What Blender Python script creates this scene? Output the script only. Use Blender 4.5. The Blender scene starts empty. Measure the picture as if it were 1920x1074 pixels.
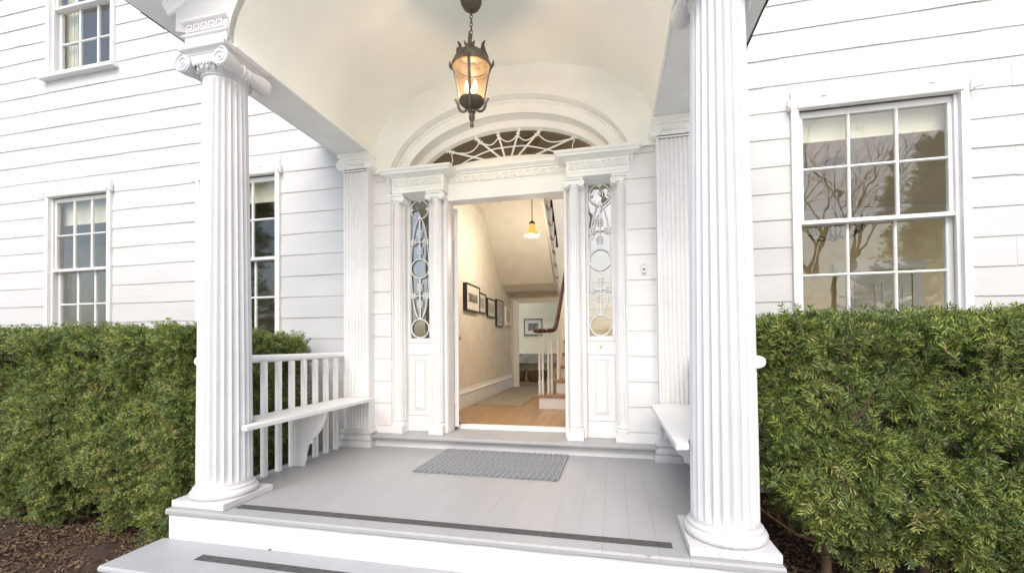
import bpy, math, random
import numpy as np
from mathutils import Vector, Matrix, Euler
random.seed(7); rng = np.random.default_rng(7)
R = math.radians; PI = math.pi
S = bpy.context.scene; COL = S.collection

# ------------------------------------------------------------------ camera
cd = bpy.data.cameras.new('camera'); cam = bpy.data.objects.new('camera', cd); COL.objects.link(cam)
yaw, pit, rol = R(12.694), R(.772), R(-.47)
Fw = Vector((-math.sin(yaw)*math.cos(pit), math.cos(yaw)*math.cos(pit), math.sin(pit)))
Rt = Vector((math.cos(yaw), math.sin(yaw), 0)); Up = Rt.cross(Fw)
R2 = Rt*math.cos(rol)+Up*math.sin(rol); U2 = Up*math.cos(rol)-Rt*math.sin(rol)
mw = Matrix((R2, U2, -Fw)).transposed().to_4x4(); mw.translation = (.996, -3.698, 1.01)
cam.matrix_world = mw
cd.sensor_width = 36; cd.lens = 36*797.0/1920; cd.shift_x = -8.1/1920; cd.shift_y = 97.8/1920
cd.clip_start = .05; cd.clip_end = 1000; S.camera = cam

# ------------------------------------------------------------------ sky and sun
SUN_EL, SUN_AZ = R(45), R(-16)          # azimuth measured from the front (-Y) towards the left (-X) when negative
w = bpy.data.worlds.new('World'); S.world = w; w.use_nodes = True
nt = w.node_tree; nt.nodes.clear()
sky = nt.nodes.new('ShaderNodeTexSky'); sky.sky_type = 'NISHITA'; sky.sun_disc = False
sky.sun_elevation = SUN_EL; sky.sun_rotation = R(180)-SUN_AZ*-1
sky.air_density = 1.0; sky.dust_density = 3.0; sky.ozone_density = .8
bg = nt.nodes.new('ShaderNodeBackground'); bg.inputs['Strength'].default_value = .15
wo = nt.nodes.new('ShaderNodeOutputWorld')
nt.links.new(sky.outputs[0], bg.inputs['Color']); nt.links.new(bg.outputs[0], wo.inputs['Surface'])
sl = bpy.data.lights.new('sun', 'SUN'); sl.energy = .62; sl.angle = R(24); sl.color = (1, .97, .92)
so = bpy.data.objects.new('sun', sl); COL.objects.link(so)
sdir = Vector((math.sin(SUN_AZ)*math.cos(SUN_EL), -math.cos(SUN_AZ)*math.cos(SUN_EL), math.sin(SUN_EL)))
so.rotation_euler = sdir.to_track_quat('Z', 'Y').to_euler(); so.location = sdir*30
S.view_settings.view_transform = 'Standard'; S.view_settings.look = 'None'
S.view_settings.gamma = 1; S.view_settings.use_curve_mapping = False
S.view_settings.exposure = 1.08
S.render.engine = 'CYCLES'
S.cycles.max_bounces = 10; S.cycles.diffuse_bounces = 6; S.cycles.transparent_max_bounces = 16
S.cycles.use_denoising = True; S.cycles.use_adaptive_sampling = False

# ------------------------------------------------------------------ materials
def mat(name, col, rough=.5, var=.06, vscale=3.0, bump=0.0, bscale=60.0, metal=0.0, col2=None, spec=.5, stretch=None, dirt=0.0, dcol=(.25,.22,.17), dscale=9.0):
    m = bpy.data.materials.new(name); m.use_nodes = True
    n = m.node_tree.nodes; l = m.node_tree.links; p = n['Principled BSDF']
    p.inputs['Roughness'].default_value = rough; p.inputs['Metallic'].default_value = metal
    p.inputs['Specular IOR Level'].default_value = spec
    tc = n.new('ShaderNodeTexCoord'); src = tc.outputs['Object']
    if stretch:
        mp = n.new('ShaderNodeMapping'); mp.inputs['Scale'].default_value = stretch
        l.new(src, mp.inputs[0]); src = mp.outputs[0]
    nz = n.new('ShaderNodeTexNoise'); nz.inputs['Scale'].default_value = vscale; nz.inputs['Detail'].default_value = 6
    l.new(src, nz.inputs['Vector'])
    mx = n.new('ShaderNodeMix'); mx.data_type = 'RGBA'
    if col2 is None:
        c2 = tuple(max(0, c*(1-2*var)) for c in col); c1 = tuple(min(1, c*(1+var*.6)) for c in col)
    else: c1, c2 = col, col2
    rp = n.new('ShaderNodeValToRGB'); rp.color_ramp.elements[0].position = .35; rp.color_ramp.elements[1].position = .68
    l.new(nz.outputs['Fac'], rp.inputs[0])
    mx.inputs['A'].default_value = (*c1, 1); mx.inputs['B'].default_value = (*c2, 1)
    l.new(rp.outputs[0], mx.inputs['Factor']); out = mx.outputs['Result']
    if dirt:
        nd = n.new('ShaderNodeTexNoise'); nd.inputs['Scale'].default_value = dscale; nd.inputs['Detail'].default_value = 9; nd.inputs['Roughness'].default_value = .75
        l.new(tc.outputs['Object'], nd.inputs['Vector'])
        rd = n.new('ShaderNodeValToRGB'); rd.color_ramp.elements[0].position = .58; rd.color_ramp.elements[1].position = .70
        l.new(nd.outputs['Fac'], rd.inputs[0])
        ml = n.new('ShaderNodeMath'); ml.operation = 'MULTIPLY'; ml.inputs[1].default_value = dirt; l.new(rd.outputs[0], ml.inputs[0])
        m2 = n.new('ShaderNodeMix'); m2.data_type = 'RGBA'; m2.inputs['B'].default_value = (*dcol, 1)
        l.new(out, m2.inputs['A']); l.new(ml.outputs[0], m2.inputs['Factor']); out = m2.outputs['Result']
    l.new(out, p.inputs['Base Color'])
    if bump:
        nb = n.new('ShaderNodeTexNoise'); nb.inputs['Scale'].default_value = bscale; nb.inputs['Detail'].default_value = 5
        l.new(src, nb.inputs['Vector'])
        b = n.new('ShaderNodeBump'); b.inputs['Strength'].default_value = bump; b.inputs['Distance'].default_value = .01
        l.new(nb.outputs['Fac'], b.inputs['Height']); l.new(b.outputs[0], p.inputs['Normal'])
    return m

WHITE = mat('white_paint', (.75,.748,.735), .5, .03, 2.5, .10, 40, dirt=.25, dcol=(.55,.50,.42))
SIDING = mat('siding_paint', (.575,.575,.57), .55, .03, 3.0, .12, 30, stretch=(.35,1,1.6), dirt=.22, dcol=(.58,.54,.46))  # white paint set darker than WHITE to hold back the open light
TAN_EDGE = mat('tan_board_edge', (.60,.55,.43), .8, .2, 8)  # tan tone for the underside faces of the boards
COLUMN = mat('column_paint', (.58,.582,.588), .45, .03, 3, .08, 50, dirt=.35, dcol=(.5,.47,.42), dscale=14)  # same white, darkened for columns standing in the open light
COLBASE = mat('column_base_paint', (.59,.59,.588), .5, .05, 5, .15, 50, dirt=.75, dcol=(.33,.30,.25), dscale=22)
CREAM = mat('cream_plaster', (.87,.885,.83), .6, .03, 1.6, .12, 90)
TRIMC = mat('cream_white_trim', (.87,.885,.85), .5, .03, 2.5, .08, 40, dirt=.2, dcol=(.55,.48,.36))
BEAMP = mat('beam_paint', (.80,.80,.78), .55, .04, 3, .08, 40)
GREYP = mat('grey_floor_paint', (.35,.352,.354), .45, .03, 1.8, .10, 25, stretch=(2,.5,1), dirt=.38, dcol=(.24,.225,.20), dscale=11)
TREADP = mat('grey_tread_paint', (.385,.387,.395), .5, .05, 2.5, .15, 25, dirt=.5, dcol=(.27,.25,.22), dscale=6)
TAPE = mat('grit_tape', (.085,.085,.08), .9, .15, 30, .5, 400, dirt=.6, dcol=(.20,.195,.18), dscale=7)
RISERP = mat('riser_paint', (.66,.663,.665), .55, .03, 2, .08, 40, dirt=.3, dcol=(.5,.46,.38), dscale=8)
IRON = mat('aged_bronze', (.125,.10,.072), .55, .25, 18, .25, 90, metal=.3)
DARKROOF = mat('roof_shingle', (.055,.05,.045), .9, .25, 20, .5, 120)
MULCH = mat('mulch', (.075,.042,.028), .95, .3, 25, .6, 90, col2=(.03,.018,.012))
CHIPM = mat('mulch_chip', (.16,.10,.068), .9, .4, 30, .2, 90, col2=(.05,.028,.02))
LAWN = mat('lawn', (.07,.10,.03), .95, .25, 3, .6, 120, col2=(.05,.06,.022))
PAVE = mat('bounce_gravel', (.70,.70,.67), .9, .12, 12, .5, 150)  # kept pale to bounce light up into the porch vault
FOUND = mat('foundation_brick', (.10,.045,.035), .9, .2, 9, .3, 60)
BARK = mat('bark', (.13,.085,.055), .9, .25, 20, .6, 60, stretch=(1,1,.3))
TWIG = mat('twig', (.20,.125,.07), .85, .25, 30, .3, 90)
MATG = mat('grey_rope', (.30,.31,.325), .95, .18, 60, .6, 500)
HALLW = mat('hall_wallpaper', (.68,.63,.52), .8, .04, 4, .12, 160)
HALLC = mat('hall_ceiling', (.66,.60,.48), .8, .04, 3)
BACKW = mat('back_room_wall', (.94,.89,.65), .8, .03, 3)
OAK = mat('oak_floor', (.40,.25,.115), .28, .2, 2.2, .05, 40, stretch=(9,.7,1), col2=(.30,.175,.075))
OAKD = mat('oak_tread', (.36,.17,.07), .3, .15, 5)
RUGM = mat('beige_rug', (.36,.31,.24), .95, .2, 45, .5, 300)
RAILW = mat('mahogany_rail', (.055,.018,.010), .25, .2, 8)
INW = mat('interior_white', (.78,.76,.72), .5, .03, 3)
TAN = mat('tan_wallpaper', (.85,.74,.50), .8, .06, 6, .1, 120)
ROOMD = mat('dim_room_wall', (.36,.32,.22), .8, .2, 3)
ROOMB = mat('pale_room_wall', (.86,.82,.72), .8, .06, 3)
BLACKF = mat('black_frame', (.02,.018,.016), .4, .1, 10)
MATB = mat('picture_mount', (.78,.76,.70), .8, .02, 5)
PRINT = mat('photo_print', (.42,.40,.36), .5, .2, 9, col2=(.04,.04,.04))
PRINT2 = mat('pale_print', (.62,.58,.50), .5, .2, 14, col2=(.25,.23,.2))
MARBLE = mat('marble_slab', (.55,.52,.46), .3, .2, 6, col2=(.30,.28,.25))
WICKER = mat('wicker', (.22,.13,.06), .85, .4, 40, .8, 120)
BLINDM = mat('roller_blind', (.66,.63,.52), .9, .04, 4)
BRASS = mat('old_brass', (.55,.45,.22), .35, .1, 10, metal=.8)
PLAST = mat('ivory_plastic', (.75,.71,.58), .4, .02, 5)
PEWTER = mat('weathered_metal', (.42,.41,.38), .5, .2, 12, metal=.6)

def glass(name, tint=(1,1,1), refl=1.0, rough=0.0, wav=.02, milky=None):
    m = bpy.data.materials.new(name); m.use_nodes = True
    n = m.node_tree.nodes; l = m.node_tree.links; n.clear()
    o = n.new('ShaderNodeOutputMaterial'); t = n.new('ShaderNodeBsdfTransparent'); g = n.new('ShaderNodeBsdfGlossy')
    t.inputs[0].default_value = (*tint, 1); g.inputs['Roughness'].default_value = rough
    f = n.new('ShaderNodeFresnel'); ge = n.new('ShaderNodeNewGeometry'); mr = n.new('ShaderNodeMapRange')
    mr.inputs['To Min'].default_value = 1.5; mr.inputs['To Max'].default_value = 1/1.5      # same reflectance from both faces of a thin pane
    l.new(ge.outputs['Backfacing'], mr.inputs['Value']); l.new(mr.outputs[0], f.inputs['IOR'])
    mu = n.new('ShaderNodeMath'); mu.operation = 'MULTIPLY'; mu.inputs[1].default_value = refl; mu.use_clamp = True
    mi = n.new('ShaderNodeMixShader')
    tc = n.new('ShaderNodeTexCoord'); nz = n.new('ShaderNodeTexNoise'); nz.inputs['Scale'].default_value = 5; nz.inputs['Detail'].default_value = 1
    b = n.new('ShaderNodeBump'); b.inputs['Strength'].default_value = wav; b.inputs['Distance'].default_value = .05
    l.new(tc.outputs['Object'], nz.inputs['Vector']); l.new(nz.outputs['Fac'], b.inputs['Height']); l.new(b.outputs[0], g.inputs['Normal'])
    l.new(f.outputs[0], mu.inputs[0]); l.new(mu.outputs[0], mi.inputs[0]); l.new(t.outputs[0], mi.inputs[1]); l.new(g.outputs[0], mi.inputs[2])
    last = mi.outputs[0]
    if milky:
        tl = n.new('ShaderNodeBsdfTranslucent'); tl.inputs[0].default_value = (*milky[1], 1); m3 = n.new('ShaderNodeMixShader'); m3.inputs[0].default_value = milky[0]
        l.new(last, m3.inputs[1]); l.new(tl.outputs[0], m3.inputs[2]); last = m3.outputs[0]
    l.new(last, o.inputs['Surface']); return m
GLASS = glass('old_window_glass', (.96,.97,.95), 1.2, 0, .014)
SIDEG = glass('sidelight_glass', (.56,.56,.55), 6.5, 0, .03)
FANG = glass('fanlight_glass', (.42,.38,.31), 1.6, 0, .1)
PICG = glass('picture_glass', (.97,.97,.96), .45, 0, .02)
AMBER = glass('amber_seeded_glass', (.70,.49,.31), 1.8, .15, .3, (.02, (.95,.62,.36)))
def emit(name, col, s):
    m = bpy.data.materials.new(name); m.use_nodes = True; p = m.node_tree.nodes['Principled BSDF']
    p.inputs['Base Color'].default_value = (*col, 1); p.inputs['Emission Color'].default_value = (*col, 1); p.inputs['Emission Strength'].default_value = s
    return m
BULB = emit('lit_bulb', (1, .80, .5), 9)
SHADEG = emit('lit_amber_shade', (1, .46, .10), .42)

# needles: one colour per instance
def needle_mat(name, cols, k_=1.0):
    cols = [tuple(min(.5, q*k_) for q in c) for c in cols]
    m = bpy.data.materials.new(name); m.use_nodes = True
    n = m.node_tree.nodes; l = m.node_tree.links; p = n['Principled BSDF']
    oi = n.new('ShaderNodeObjectInfo'); rp = n.new('ShaderNodeValToRGB')
    e = rp.color_ramp.elements; e[0].position = 0; e[0].color = (*cols[0], 1); e[1].position = 1; e[1].color = (*cols[-1], 1)
    for i, c in enumerate(cols[1:-1]):
        k = e.new((i+1)/(len(cols)-1)); k.color = (*c, 1)
    l.new(oi.outputs['Random'], rp.inputs[0])
    tr = n.new('ShaderNodeBsdfTranslucent'); mi = n.new('ShaderNodeMixShader'); mi.inputs[0].default_value = .33
    l.new(rp.outputs[0], p.inputs['Base Color']); l.new(rp.outputs[0], tr.inputs[0])
    p.inputs['Roughness'].default_value = .45; p.inputs['Specular IOR Level'].default_value = .5
    l.new(p.outputs[0], mi.inputs[1]); l.new(tr.outputs[0], mi.inputs[2])
    l.new(mi.outputs[0], n['Material Output'].inputs['Surface']); return m
NCOL = [(.07,.115,.033), (.13,.185,.045), (.20,.255,.055), (.11,.18,.06), (.235,.285,.06), (.09,.135,.045), (.26,.31,.07), (.25,.24,.08)]
NEEDLE = needle_mat('yew_needles', NCOL, 1.65); NEEDLED = needle_mat('dark_yew_needles', NCOL, .50)  # second set is the same colours darkened, mixed in at random for contrast

# ------------------------------------------------------------------ mesh helpers
class MB:
    def __init__(s): s.v = []; s.f = []; s.m = []
    def add(s, vs, fs, mi=0):
        o = len(s.v); s.v += [tuple(q) for q in vs]; s.f += [tuple(i+o for i in q) for q in fs]
        s.m += [mi]*len(fs) if isinstance(mi, int) else list(mi); return s
    def box(s, x0, x1, y0, y1, z0, z1, mi=0):
        return s.add([(x0,y0,z0),(x1,y0,z0),(x1,y1,z0),(x0,y1,z0),(x0,y0,z1),(x1,y0,z1),(x1,y1,z1),(x0,y1,z1)],
                     [(0,3,2,1),(4,5,6,7),(0,1,5,4),(1,2,6,5),(2,3,7,6),(3,0,4,7)], mi)
    def prism(s, poly, axis, a, b, mi=0):            # poly in the two other axes, extruded along axis from a to b
        n = len(poly)
        def P(q, t): return {'X': (t,q[0],q[1]), 'Y': (q[0],t,q[1]), 'Z': (q[0],q[1],t)}[axis]
        vs = [P(q, a) for q in poly]+[P(q, b) for q in poly]
        fs = [tuple(range(n-1,-1,-1)), tuple(range(n,2*n))]+[(i,(i+1)%n,(i+1)%n+n,i+n) for i in range(n)]
        return s.add(vs, fs, mi)
    def lathe(s, prof, c=(0,0), n=24, mi=0, cap=True):   # prof [(r,z)], vertical axis
        vs = []; k = len(prof)
        for i in range(n):
            a = 2*PI*i/n
            for r, z in prof: vs.append((c[0]+r*math.cos(a), c[1]+r*math.sin(a), z))
        fs = [(i*k+j, ((i+1)%n)*k+j, ((i+1)%n)*k+j+1, i*k+j+1) for i in range(n) for j in range(k-1)]
        if cap:
            fs.append(tuple(i*k for i in range(n-1,-1,-1))); fs.append(tuple(i*k+k-1 for i in range(n)))
        return s.add(vs, fs, mi)
    def tube(s, pts, rad, n=8, mi=0, closed=False):
        pts = [Vector(p) for p in pts]; N = len(pts)
        if not hasattr(rad, '__len__'): rad = [rad]*N
        vs = []; ref = None
        for i, p in enumerate(pts):
            if closed: t = (pts[(i+1)%N]-pts[i-1]).normalized()
            else: t = (pts[min(i+1,N-1)]-pts[max(i-1,0)]).normalized()
            if ref is None:
                ref = Vector((0,0,1)) if abs(t.z) < .9 else Vector((1,0,0))
            u = (ref-t*ref.dot(t)).normalized(); ref = u; w2 = t.cross(u)
            for k in range(n):
                a = 2*PI*k/n; vs.append(p+(u*math.cos(a)+w2*math.sin(a))*rad[i])
        M = N if closed else N-1
        fs = [(i*n+k, i*n+(k+1)%n, ((i+1)%N)*n+(k+1)%n, ((i+1)%N)*n+k) for i in range(M) for k in range(n)]
        if not closed: fs += [tuple(range(n-1,-1,-1)), tuple((N-1)*n+k for k in range(n))]
        return s.add(vs, fs, mi)
    def sweep(s, prof, path, mi=0, flip=1):          # prof [(out, z)] closed polygon; path [(x,y)]; out = right-hand side of travel * flip
        P = [Vector((p[0], p[1])) for p in path]; n = len(prof); vs = []
        for i, p in enumerate(P):
            d0 = (P[i]-P[i-1]).normalized() if i else None
            d1 = (P[i+1]-P[i]).normalized() if i < len(P)-1 else None
            if d0 is None: d0 = d1
            if d1 is None: d1 = d0
            n0 = Vector((d0.y, -d0.x)); n1 = Vector((d1.y, -d1.x)); m = (n0+n1); m = m/max(m.dot(n0), 1e-6)
            for o, z in prof: vs.append((p.x+m.x*o*flip, p.y+m.y*o*flip, z))
        fs = [(i*n+k, i*n+(k+1)%n, (i+1)*n+(k+1)%n, (i+1)*n+k) for i in range(len(P)-1) for k in range(n)]
        fs += [tuple(range(n)), tuple((len(P)-1)*n+k for k in range(n-1,-1,-1))]
        return s.add(vs, fs, mi)
    def sphere(s, c, r, n=10, m=7, mi=0, sc=(1,1,1), rot=None):
        vs = []; fs = []
        for j in range(m+1):
            th = PI*j/m
            for i in range(n):
                a = 2*PI*i/n; q = Vector((r*sc[0]*math.sin(th)*math.cos(a), r*sc[1]*math.sin(th)*math.sin(a), r*sc[2]*math.cos(th)))
                if rot is not None: q = rot @ q
                vs.append(q+Vector(c))
        fs = [(j*n+i, (j+1)*n+i, (j+1)*n+(i+1)%n, j*n+(i+1)%n) for j in range(m) for i in range(n)]
        return s.add(vs, fs, mi)
    def build(s, name, mats, parent=None, smooth=None, bevel=0, kind=None, fix=True):
        me = bpy.data.meshes.new(name); me.from_pydata(s.v, [], s.f)
        for m in (mats if isinstance(mats, (list, tuple)) else [mats]): me.materials.append(m)
        if any(s.m): me.polygons.foreach_set('material_index', s.m)
        if fix:
            import bmesh
            b = bmesh.new(); b.from_mesh(me); bmesh.ops.recalc_face_normals(b, faces=b.faces[:]); b.to_mesh(me); b.free()
        me.update()
        if smooth is not None:
            me.shade_smooth(); me.set_sharp_from_angle(angle=R(smooth))
        return link(name, me, parent, bevel, kind)
def link(name, me, parent=None, bevel=0, kind=None):
    o = bpy.data.objects.new(name, me); COL.objects.link(o)
    if parent is not None: o.parent = parent; o.matrix_parent_inverse = parent.matrix_world.inverted() if parent.type != 'EMPTY' else Matrix.Translation(-Vector(parent.location)) if True else None
    if bevel:
        b = o.modifiers.new('bevel', 'BEVEL'); b.width = bevel; b.segments = 2; b.limit_method = 'ANGLE'; b.angle_limit = R(40)
    if kind: o['kind'] = kind
    return o
def thing(name, label, cat, loc=(0,0,0), group=None):
    o = bpy.data.objects.new(name, None); COL.objects.link(o); o.location = loc; o.empty_display_size = .1
    o['label'] = label; o['category'] = cat
    if group: o['group'] = group
    return o
def tag(o, label, cat, group=None):
    o['label'] = label; o['category'] = cat
    if group: o['group'] = group
    return o
def obj(name, mb, m, parent=None, **k): return mb.build(name, m, parent, **k)
def lbl(o, t): o['label'] = t; return o
def bx(name, m, parent, x0, x1, y0, y1, z0, z1, bevel=.002, kind=None):
    return MB().box(x0, x1, y0, y1, z0, z1).build(name, m, parent, bevel=bevel, kind=kind, fix=False)

W = .25            # face of the sheathing on the house front
DX = -.03          # door centre
LZ = .122          # door landing
GZ = -.55          # ground
NOSE = -1.57       # front edge of the porch floor

# ------------------------------------------------------------------ ground
def sheet(name, m, x0, x1, y0, y1, z):
    return MB().add([(x0,y0,z),(x1,y0,z),(x1,y1,z),(x0,y1,z)], [(0,1,2,3)]).build(name, m, None, kind='structure', fix=False)
sheet('ground', LAWN, -150, 150, -150, 150, GZ-.02)
sheet('bounce_drive', PAVE, -40, 40, -26, -2.95, GZ-.008); sheet('rear_bounce_sheet', PAVE, -14, 14, 4.9, 14, GZ-.008)  # unseen pale sheets added to bounce light into vault and back room
sheet('front_walk', PAVE, -1.72, 1.75, -2.945, -2.2, GZ-.004)
def bed(name, x0, x1, y0, y1):
    nx, ny = int((x1-x0)/.12), int((y1-y0)/.12); v = []; f = []
    for j in range(ny+1):
        for i in range(nx+1):
            v.append((x0+(x1-x0)*i/nx, y0+(y1-y0)*j/ny, GZ+.03+random.uniform(-.02,.03)+.03*math.sin(i*.6)*math.cos(j*.5)))
    for j in range(ny):
        for i in range(nx): f.append((j*(nx+1)+i, j*(nx+1)+i+1, (j+1)*(nx+1)+i+1, (j+1)*(nx+1)+i))
    MB().add(v, f).build(name, MULCH, None, smooth=60, kind='structure', fix=False)
bed('mulch_bed', -8, -1.72, -2.9, .24); bed('mulch_bed', 1.75, 7, -2.7, .24)

# ------------------------------------------------------------------ house
house = thing('house', 'white clapboard house front with sash windows around the arched porch', 'house')
WIN = {'R': (2.463,3.685,1.10,3.066), 'L1': (-5.985,-4.905,1.10,3.045), 'L2': (-3.63,-2.51,1.10,3.035), 'U': (-5.99,-4.865,4.45,6.40), 'R2': (4.75,5.97,1.10,3.066), 'L0': (-8.6,-7.42,1.10,3.045)}  # R2 and L0 are added out of view to let light indoors
OPEN = [WIN[k] for k in WIN]
# sheathing, cut round the windows and the doorway
def plate(name, m, parent, x0, x1, y0, y1, z0, z1, holes, kind=None):
    mb = MB(); zs = sorted({z0, z1, *[min(max(h[2],z0),z1) for h in holes], *[min(max(h[3],z0),z1) for h in holes]})
    for a, b in zip(zs[:-1], zs[1:]):
        if b-a < 1e-4: continue
        xs = x0; zm = (a+b)/2
        for h in sorted([h for h in holes if h[2] < zm < h[3]]):
            if h[0] > xs: mb.box(xs, h[0], y0, y1, a, b)
            xs = max(xs, h[1])
        if xs < x1: mb.box(xs, x1, y0, y1, a, b)
    return mb.build(name, m, parent, kind=kind, fix=False)
holes = [(a+.05, b-.05, c+.02, d-.10) for a, b, c, d in OPEN]+[(-1.15+DX, 1.15+DX, 0, 2.62), (-1.21, 1.18, 2.5, 3.43)]
plate('sheathing', INW, house, -9.5, 7, W+.006, W+.10, -.25, 7, holes)
bx('foundation', FOUND, house, -9.5, 7, W+.03, W+.3, GZ-.3, -.255, 0)
# siding: one object per board
EXPO = .2265
def board(x0, x1, z0, z1, seed, paint):
    r = random.Random(seed); n = max(1, int((x1-x0)/.35)); mb = MB(); v = []; f = []; mi = []
    rows = []
    for i in range(n+1):
        x = x0+(x1-x0)*i/n; dz = r.uniform(-.0042,.0042); dy = r.uniform(-.002,.002)
        rows.append([(x, W-.0125+dy, z0+dz), (x, W-.0045, z1), (x, W+.003, z1), (x, W-.003, z0+dz+.001)])
    for q in rows: v += q
    for i in range(n):
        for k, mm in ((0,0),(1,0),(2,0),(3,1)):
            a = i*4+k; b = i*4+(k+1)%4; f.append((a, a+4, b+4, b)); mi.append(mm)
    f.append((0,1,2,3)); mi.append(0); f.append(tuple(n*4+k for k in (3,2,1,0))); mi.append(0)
    mb.add(v, f, mi); return mb.build('siding_board', [paint, TAN_EDGE], house, fix=False)
def courses(x0, x1, zref, z0, z1, joints, minl=1.4, paint=SIDING):
    k = math.floor((z0-zref)/EXPO); cnt = 0
    while True:
        a = zref+k*EXPO; b = a+EXPO+.012; k += 1
        if a > z1: break
        if b < z0: continue
        a2 = max(a, z0); b2 = min(b, z1+.012)
        segs = [(x0, x1, a2, b2)]
        for ox0, ox1, oz0, oz1 in OPEN:
            new = []
            for s in segs:
                if s[0] < ox1 and s[1] > ox0 and s[2] < oz1 and s[3] > oz0:
                    if s[0] < ox0-.02: new.append((s[0], ox0, s[2], s[3]))
                    if s[1] > ox1+.02: new.append((ox1, s[1], s[2], s[3]))
                    if s[3] > oz1+.02: new.append((max(s[0],ox0), min(s[1],ox1), oz1, s[3]))
                    if s[2] < oz0-.02: new.append((max(s[0],ox0), min(s[1],ox1), s[2], oz0))
                else: new.append(s)
            segs = new
        for s in segs:
            L = s[1]-s[0]; cuts = [s[0]]
            if joints and L > minl*1.5:
                x = s[0]+random.uniform(.4, 1.4)*minl
                while x < min(s[1]-.3, 4.1): cuts.append(x); x += random.uniform(.6, 1.7)*minl
            cuts.append(s[1])
            for c0, c1 in zip(cuts[:-1], cuts[1:]):
                board(c0+.0006, c1-.0006, s[2], s[3], random.random(), paint); cnt += 1
    return cnt
courses(-9.4, -1.64, 2.675, -.25, 6.0, True, 1.9)
courses(1.64, 6.9, 2.710, .8, 4.4, True, .62)
courses(-1.42, -1.165+DX, 2.692, LZ, 2.77, False, paint=WHITE)  # boards in lighter WHITE, porch shade offset in the colour
courses(1.165+DX, 1.42, 2.712, LZ, 2.77, False, paint=WHITE)  # lighter WHITE here too, making up for porch shade

def window(key, cols=3, blind=None):
    x0, x1, z0, z1 = WIN[key]; yf = W-.038
    cw = .055
    mb = MB()
    mb.box(x0, x0+cw, yf, W+.10, z0, z1-.10); mb.box(x1-cw, x1, yf, W+.10, z0, z1-.10)
    mb.box(x0, x1, yf-.002, W+.10, z1-.10, z1)
    win = mb.build('window', WHITE, house, bevel=.003, fix=False)
    lbl(win, {'R':'tall window right of the porch above the hedge','L1':'lower window at the left end of the front','L2':'window half hidden behind the left column','U':'upper storey window above the lower left one','R2':'unseen window added at the far right end to light the room','L0':'unseen window added at the far left end to light the room'}[key])
    hm = MB(); hm.prism([(yf-.002,z1-.105),(yf-.022,z1-.112),(yf-.014,z1-.135),(yf+.01,z1-.142),(yf+.03,z1-.142),(yf+.03,z1-.1015)], 'X', x0+cw-.012, x1-cw+.012)
    hm.build('head_moulding', WHITE, win, fix=True)
    jm = MB(); zt = z1-.142; xa, xb = x0+cw, x1-cw
    jm.box(xa-.004, xa+.022, W+.0, W+.021, z0, zt); jm.box(xb-.022, xb+.004, W+.0, W+.021, z0, zt)
    jm.build('outer_stop', WHITE, win, bevel=.003, fix=False)
    if key == 'U':
        bx('sill', WHITE, win, x0-.05, x1+.05, yf-.05, W+.10, z0-.045, z0+.002, .004)
    else: bx('sill', WHITE, win, x0-.05, x1+.05, yf-.05, W+.10, z0-.05, z0+.002, .004)
    zm = z0+(z1-.142-z0)*.495
    st, rl, mu = .05, .048, .011
    for nm, ya, za, zb, top in (('upper_sash', W+.024, zm-.018, zt, 1), ('lower_sash', W+.064, z0+.002, zm+.016, 0)):
        sm = MB(); yb = ya+.036
        sm.box(xa+.004, xa+st, ya, yb, za, zb); sm.box(xb-st, xb-.004, ya, yb, za, zb)
        sm.box(xa+st, xb-st, ya, yb, za, za+(rl if top == 0 else .034)); sm.box(xa+st, xb-st, ya, yb, zb-(rl if top else .034), zb)
        gx0, gx1 = xa+st, xb-st; gz0, gz1 = za+(rl if top == 0 else .034), zb-(rl if top else .034)
        for c in range(1, cols):
            x = gx0+(gx1-gx0)*c/cols; sm.prism([(x-mu,ya+.010),(x-.004,ya+.001),(x+.004,ya+.001),(x+mu,ya+.010),(x+mu,ya+.032),(x-mu,ya+.032)], 'Z', gz0-.002, gz1+.002)
        zc = (gz0+gz1)/2
        sm.prism([(ya+.011,zc-mu),(ya+.002,zc-.004),(ya+.002,zc+.004),(ya+.011,zc+mu),(ya+.031,zc+mu),(ya+.031,zc-mu)], 'X', gx0-.002, gx1+.002)
        sash = sm.build(nm, WHITE, win, bevel=0, fix=True)
        for c in range(cols):
            for r_ in range(2):
                a = gx0+(gx1-gx0)*c/cols; b = gx0+(gx1-gx0)*(c+1)/cols; d = gz0+(gz1-gz0)*r_/2; e = gz0+(gz1-gz0)*(r_+1)/2
                t = random.uniform(-.004,.004)
                g = MB().add([(a,ya+.018+t,d),(b,ya+.018-t,d),(b,ya+.018-t,e),(a,ya+.018+t,e),(a,ya+.021+t,d),(b,ya+.021-t,d),(b,ya+.021-t,e),(a,ya+.021+t,e)],
                             [(0,1,5,4),(1,2,6,5),(2,3,7,6),(3,0,4,7),(0,3,2,1),(4,5,6,7)])
                g.build('pane', GLASS, win, fix=True)
        if nm == 'upper_sash':
            bx('meeting_rail', WHITE, win, xa+.002, xb-.002, ya-.012, ya-.0005, za, za+.030, .002)
    if key != 'U':
        for xx, s in ((x0-.012, -1), (x1+.012, 1)):
            hk = MB(); z = z1-.09
            hk.box(xx-.012, xx+.012, W-.055, W-.02, z-.055, z+.03); hk.tube([(xx, W-.05, z-.04), (xx+s*.012, W-.085, z-.052), (xx+s*.03, W-.10, z-.048), (xx+s*.045, W-.10, z-.03)], .007, 6)
            hk.build('shutter_hinge', WHITE, win, smooth=40)
        for xx in (x0+.24, x1-.24):
            hk = MB(); z = z1-.045; hk.box(xx-.02, xx+.02, W-.052, W-.039, z-.008, z+.004); hk.tube([(xx, W-.046, z+.03), (xx, W-.05, z-.01)], .004, 5)
            hk.build('shutter_pin', PEWTER if False else WHITE, win, fix=True)
    return win
for k in WIN: window(k)

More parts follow.
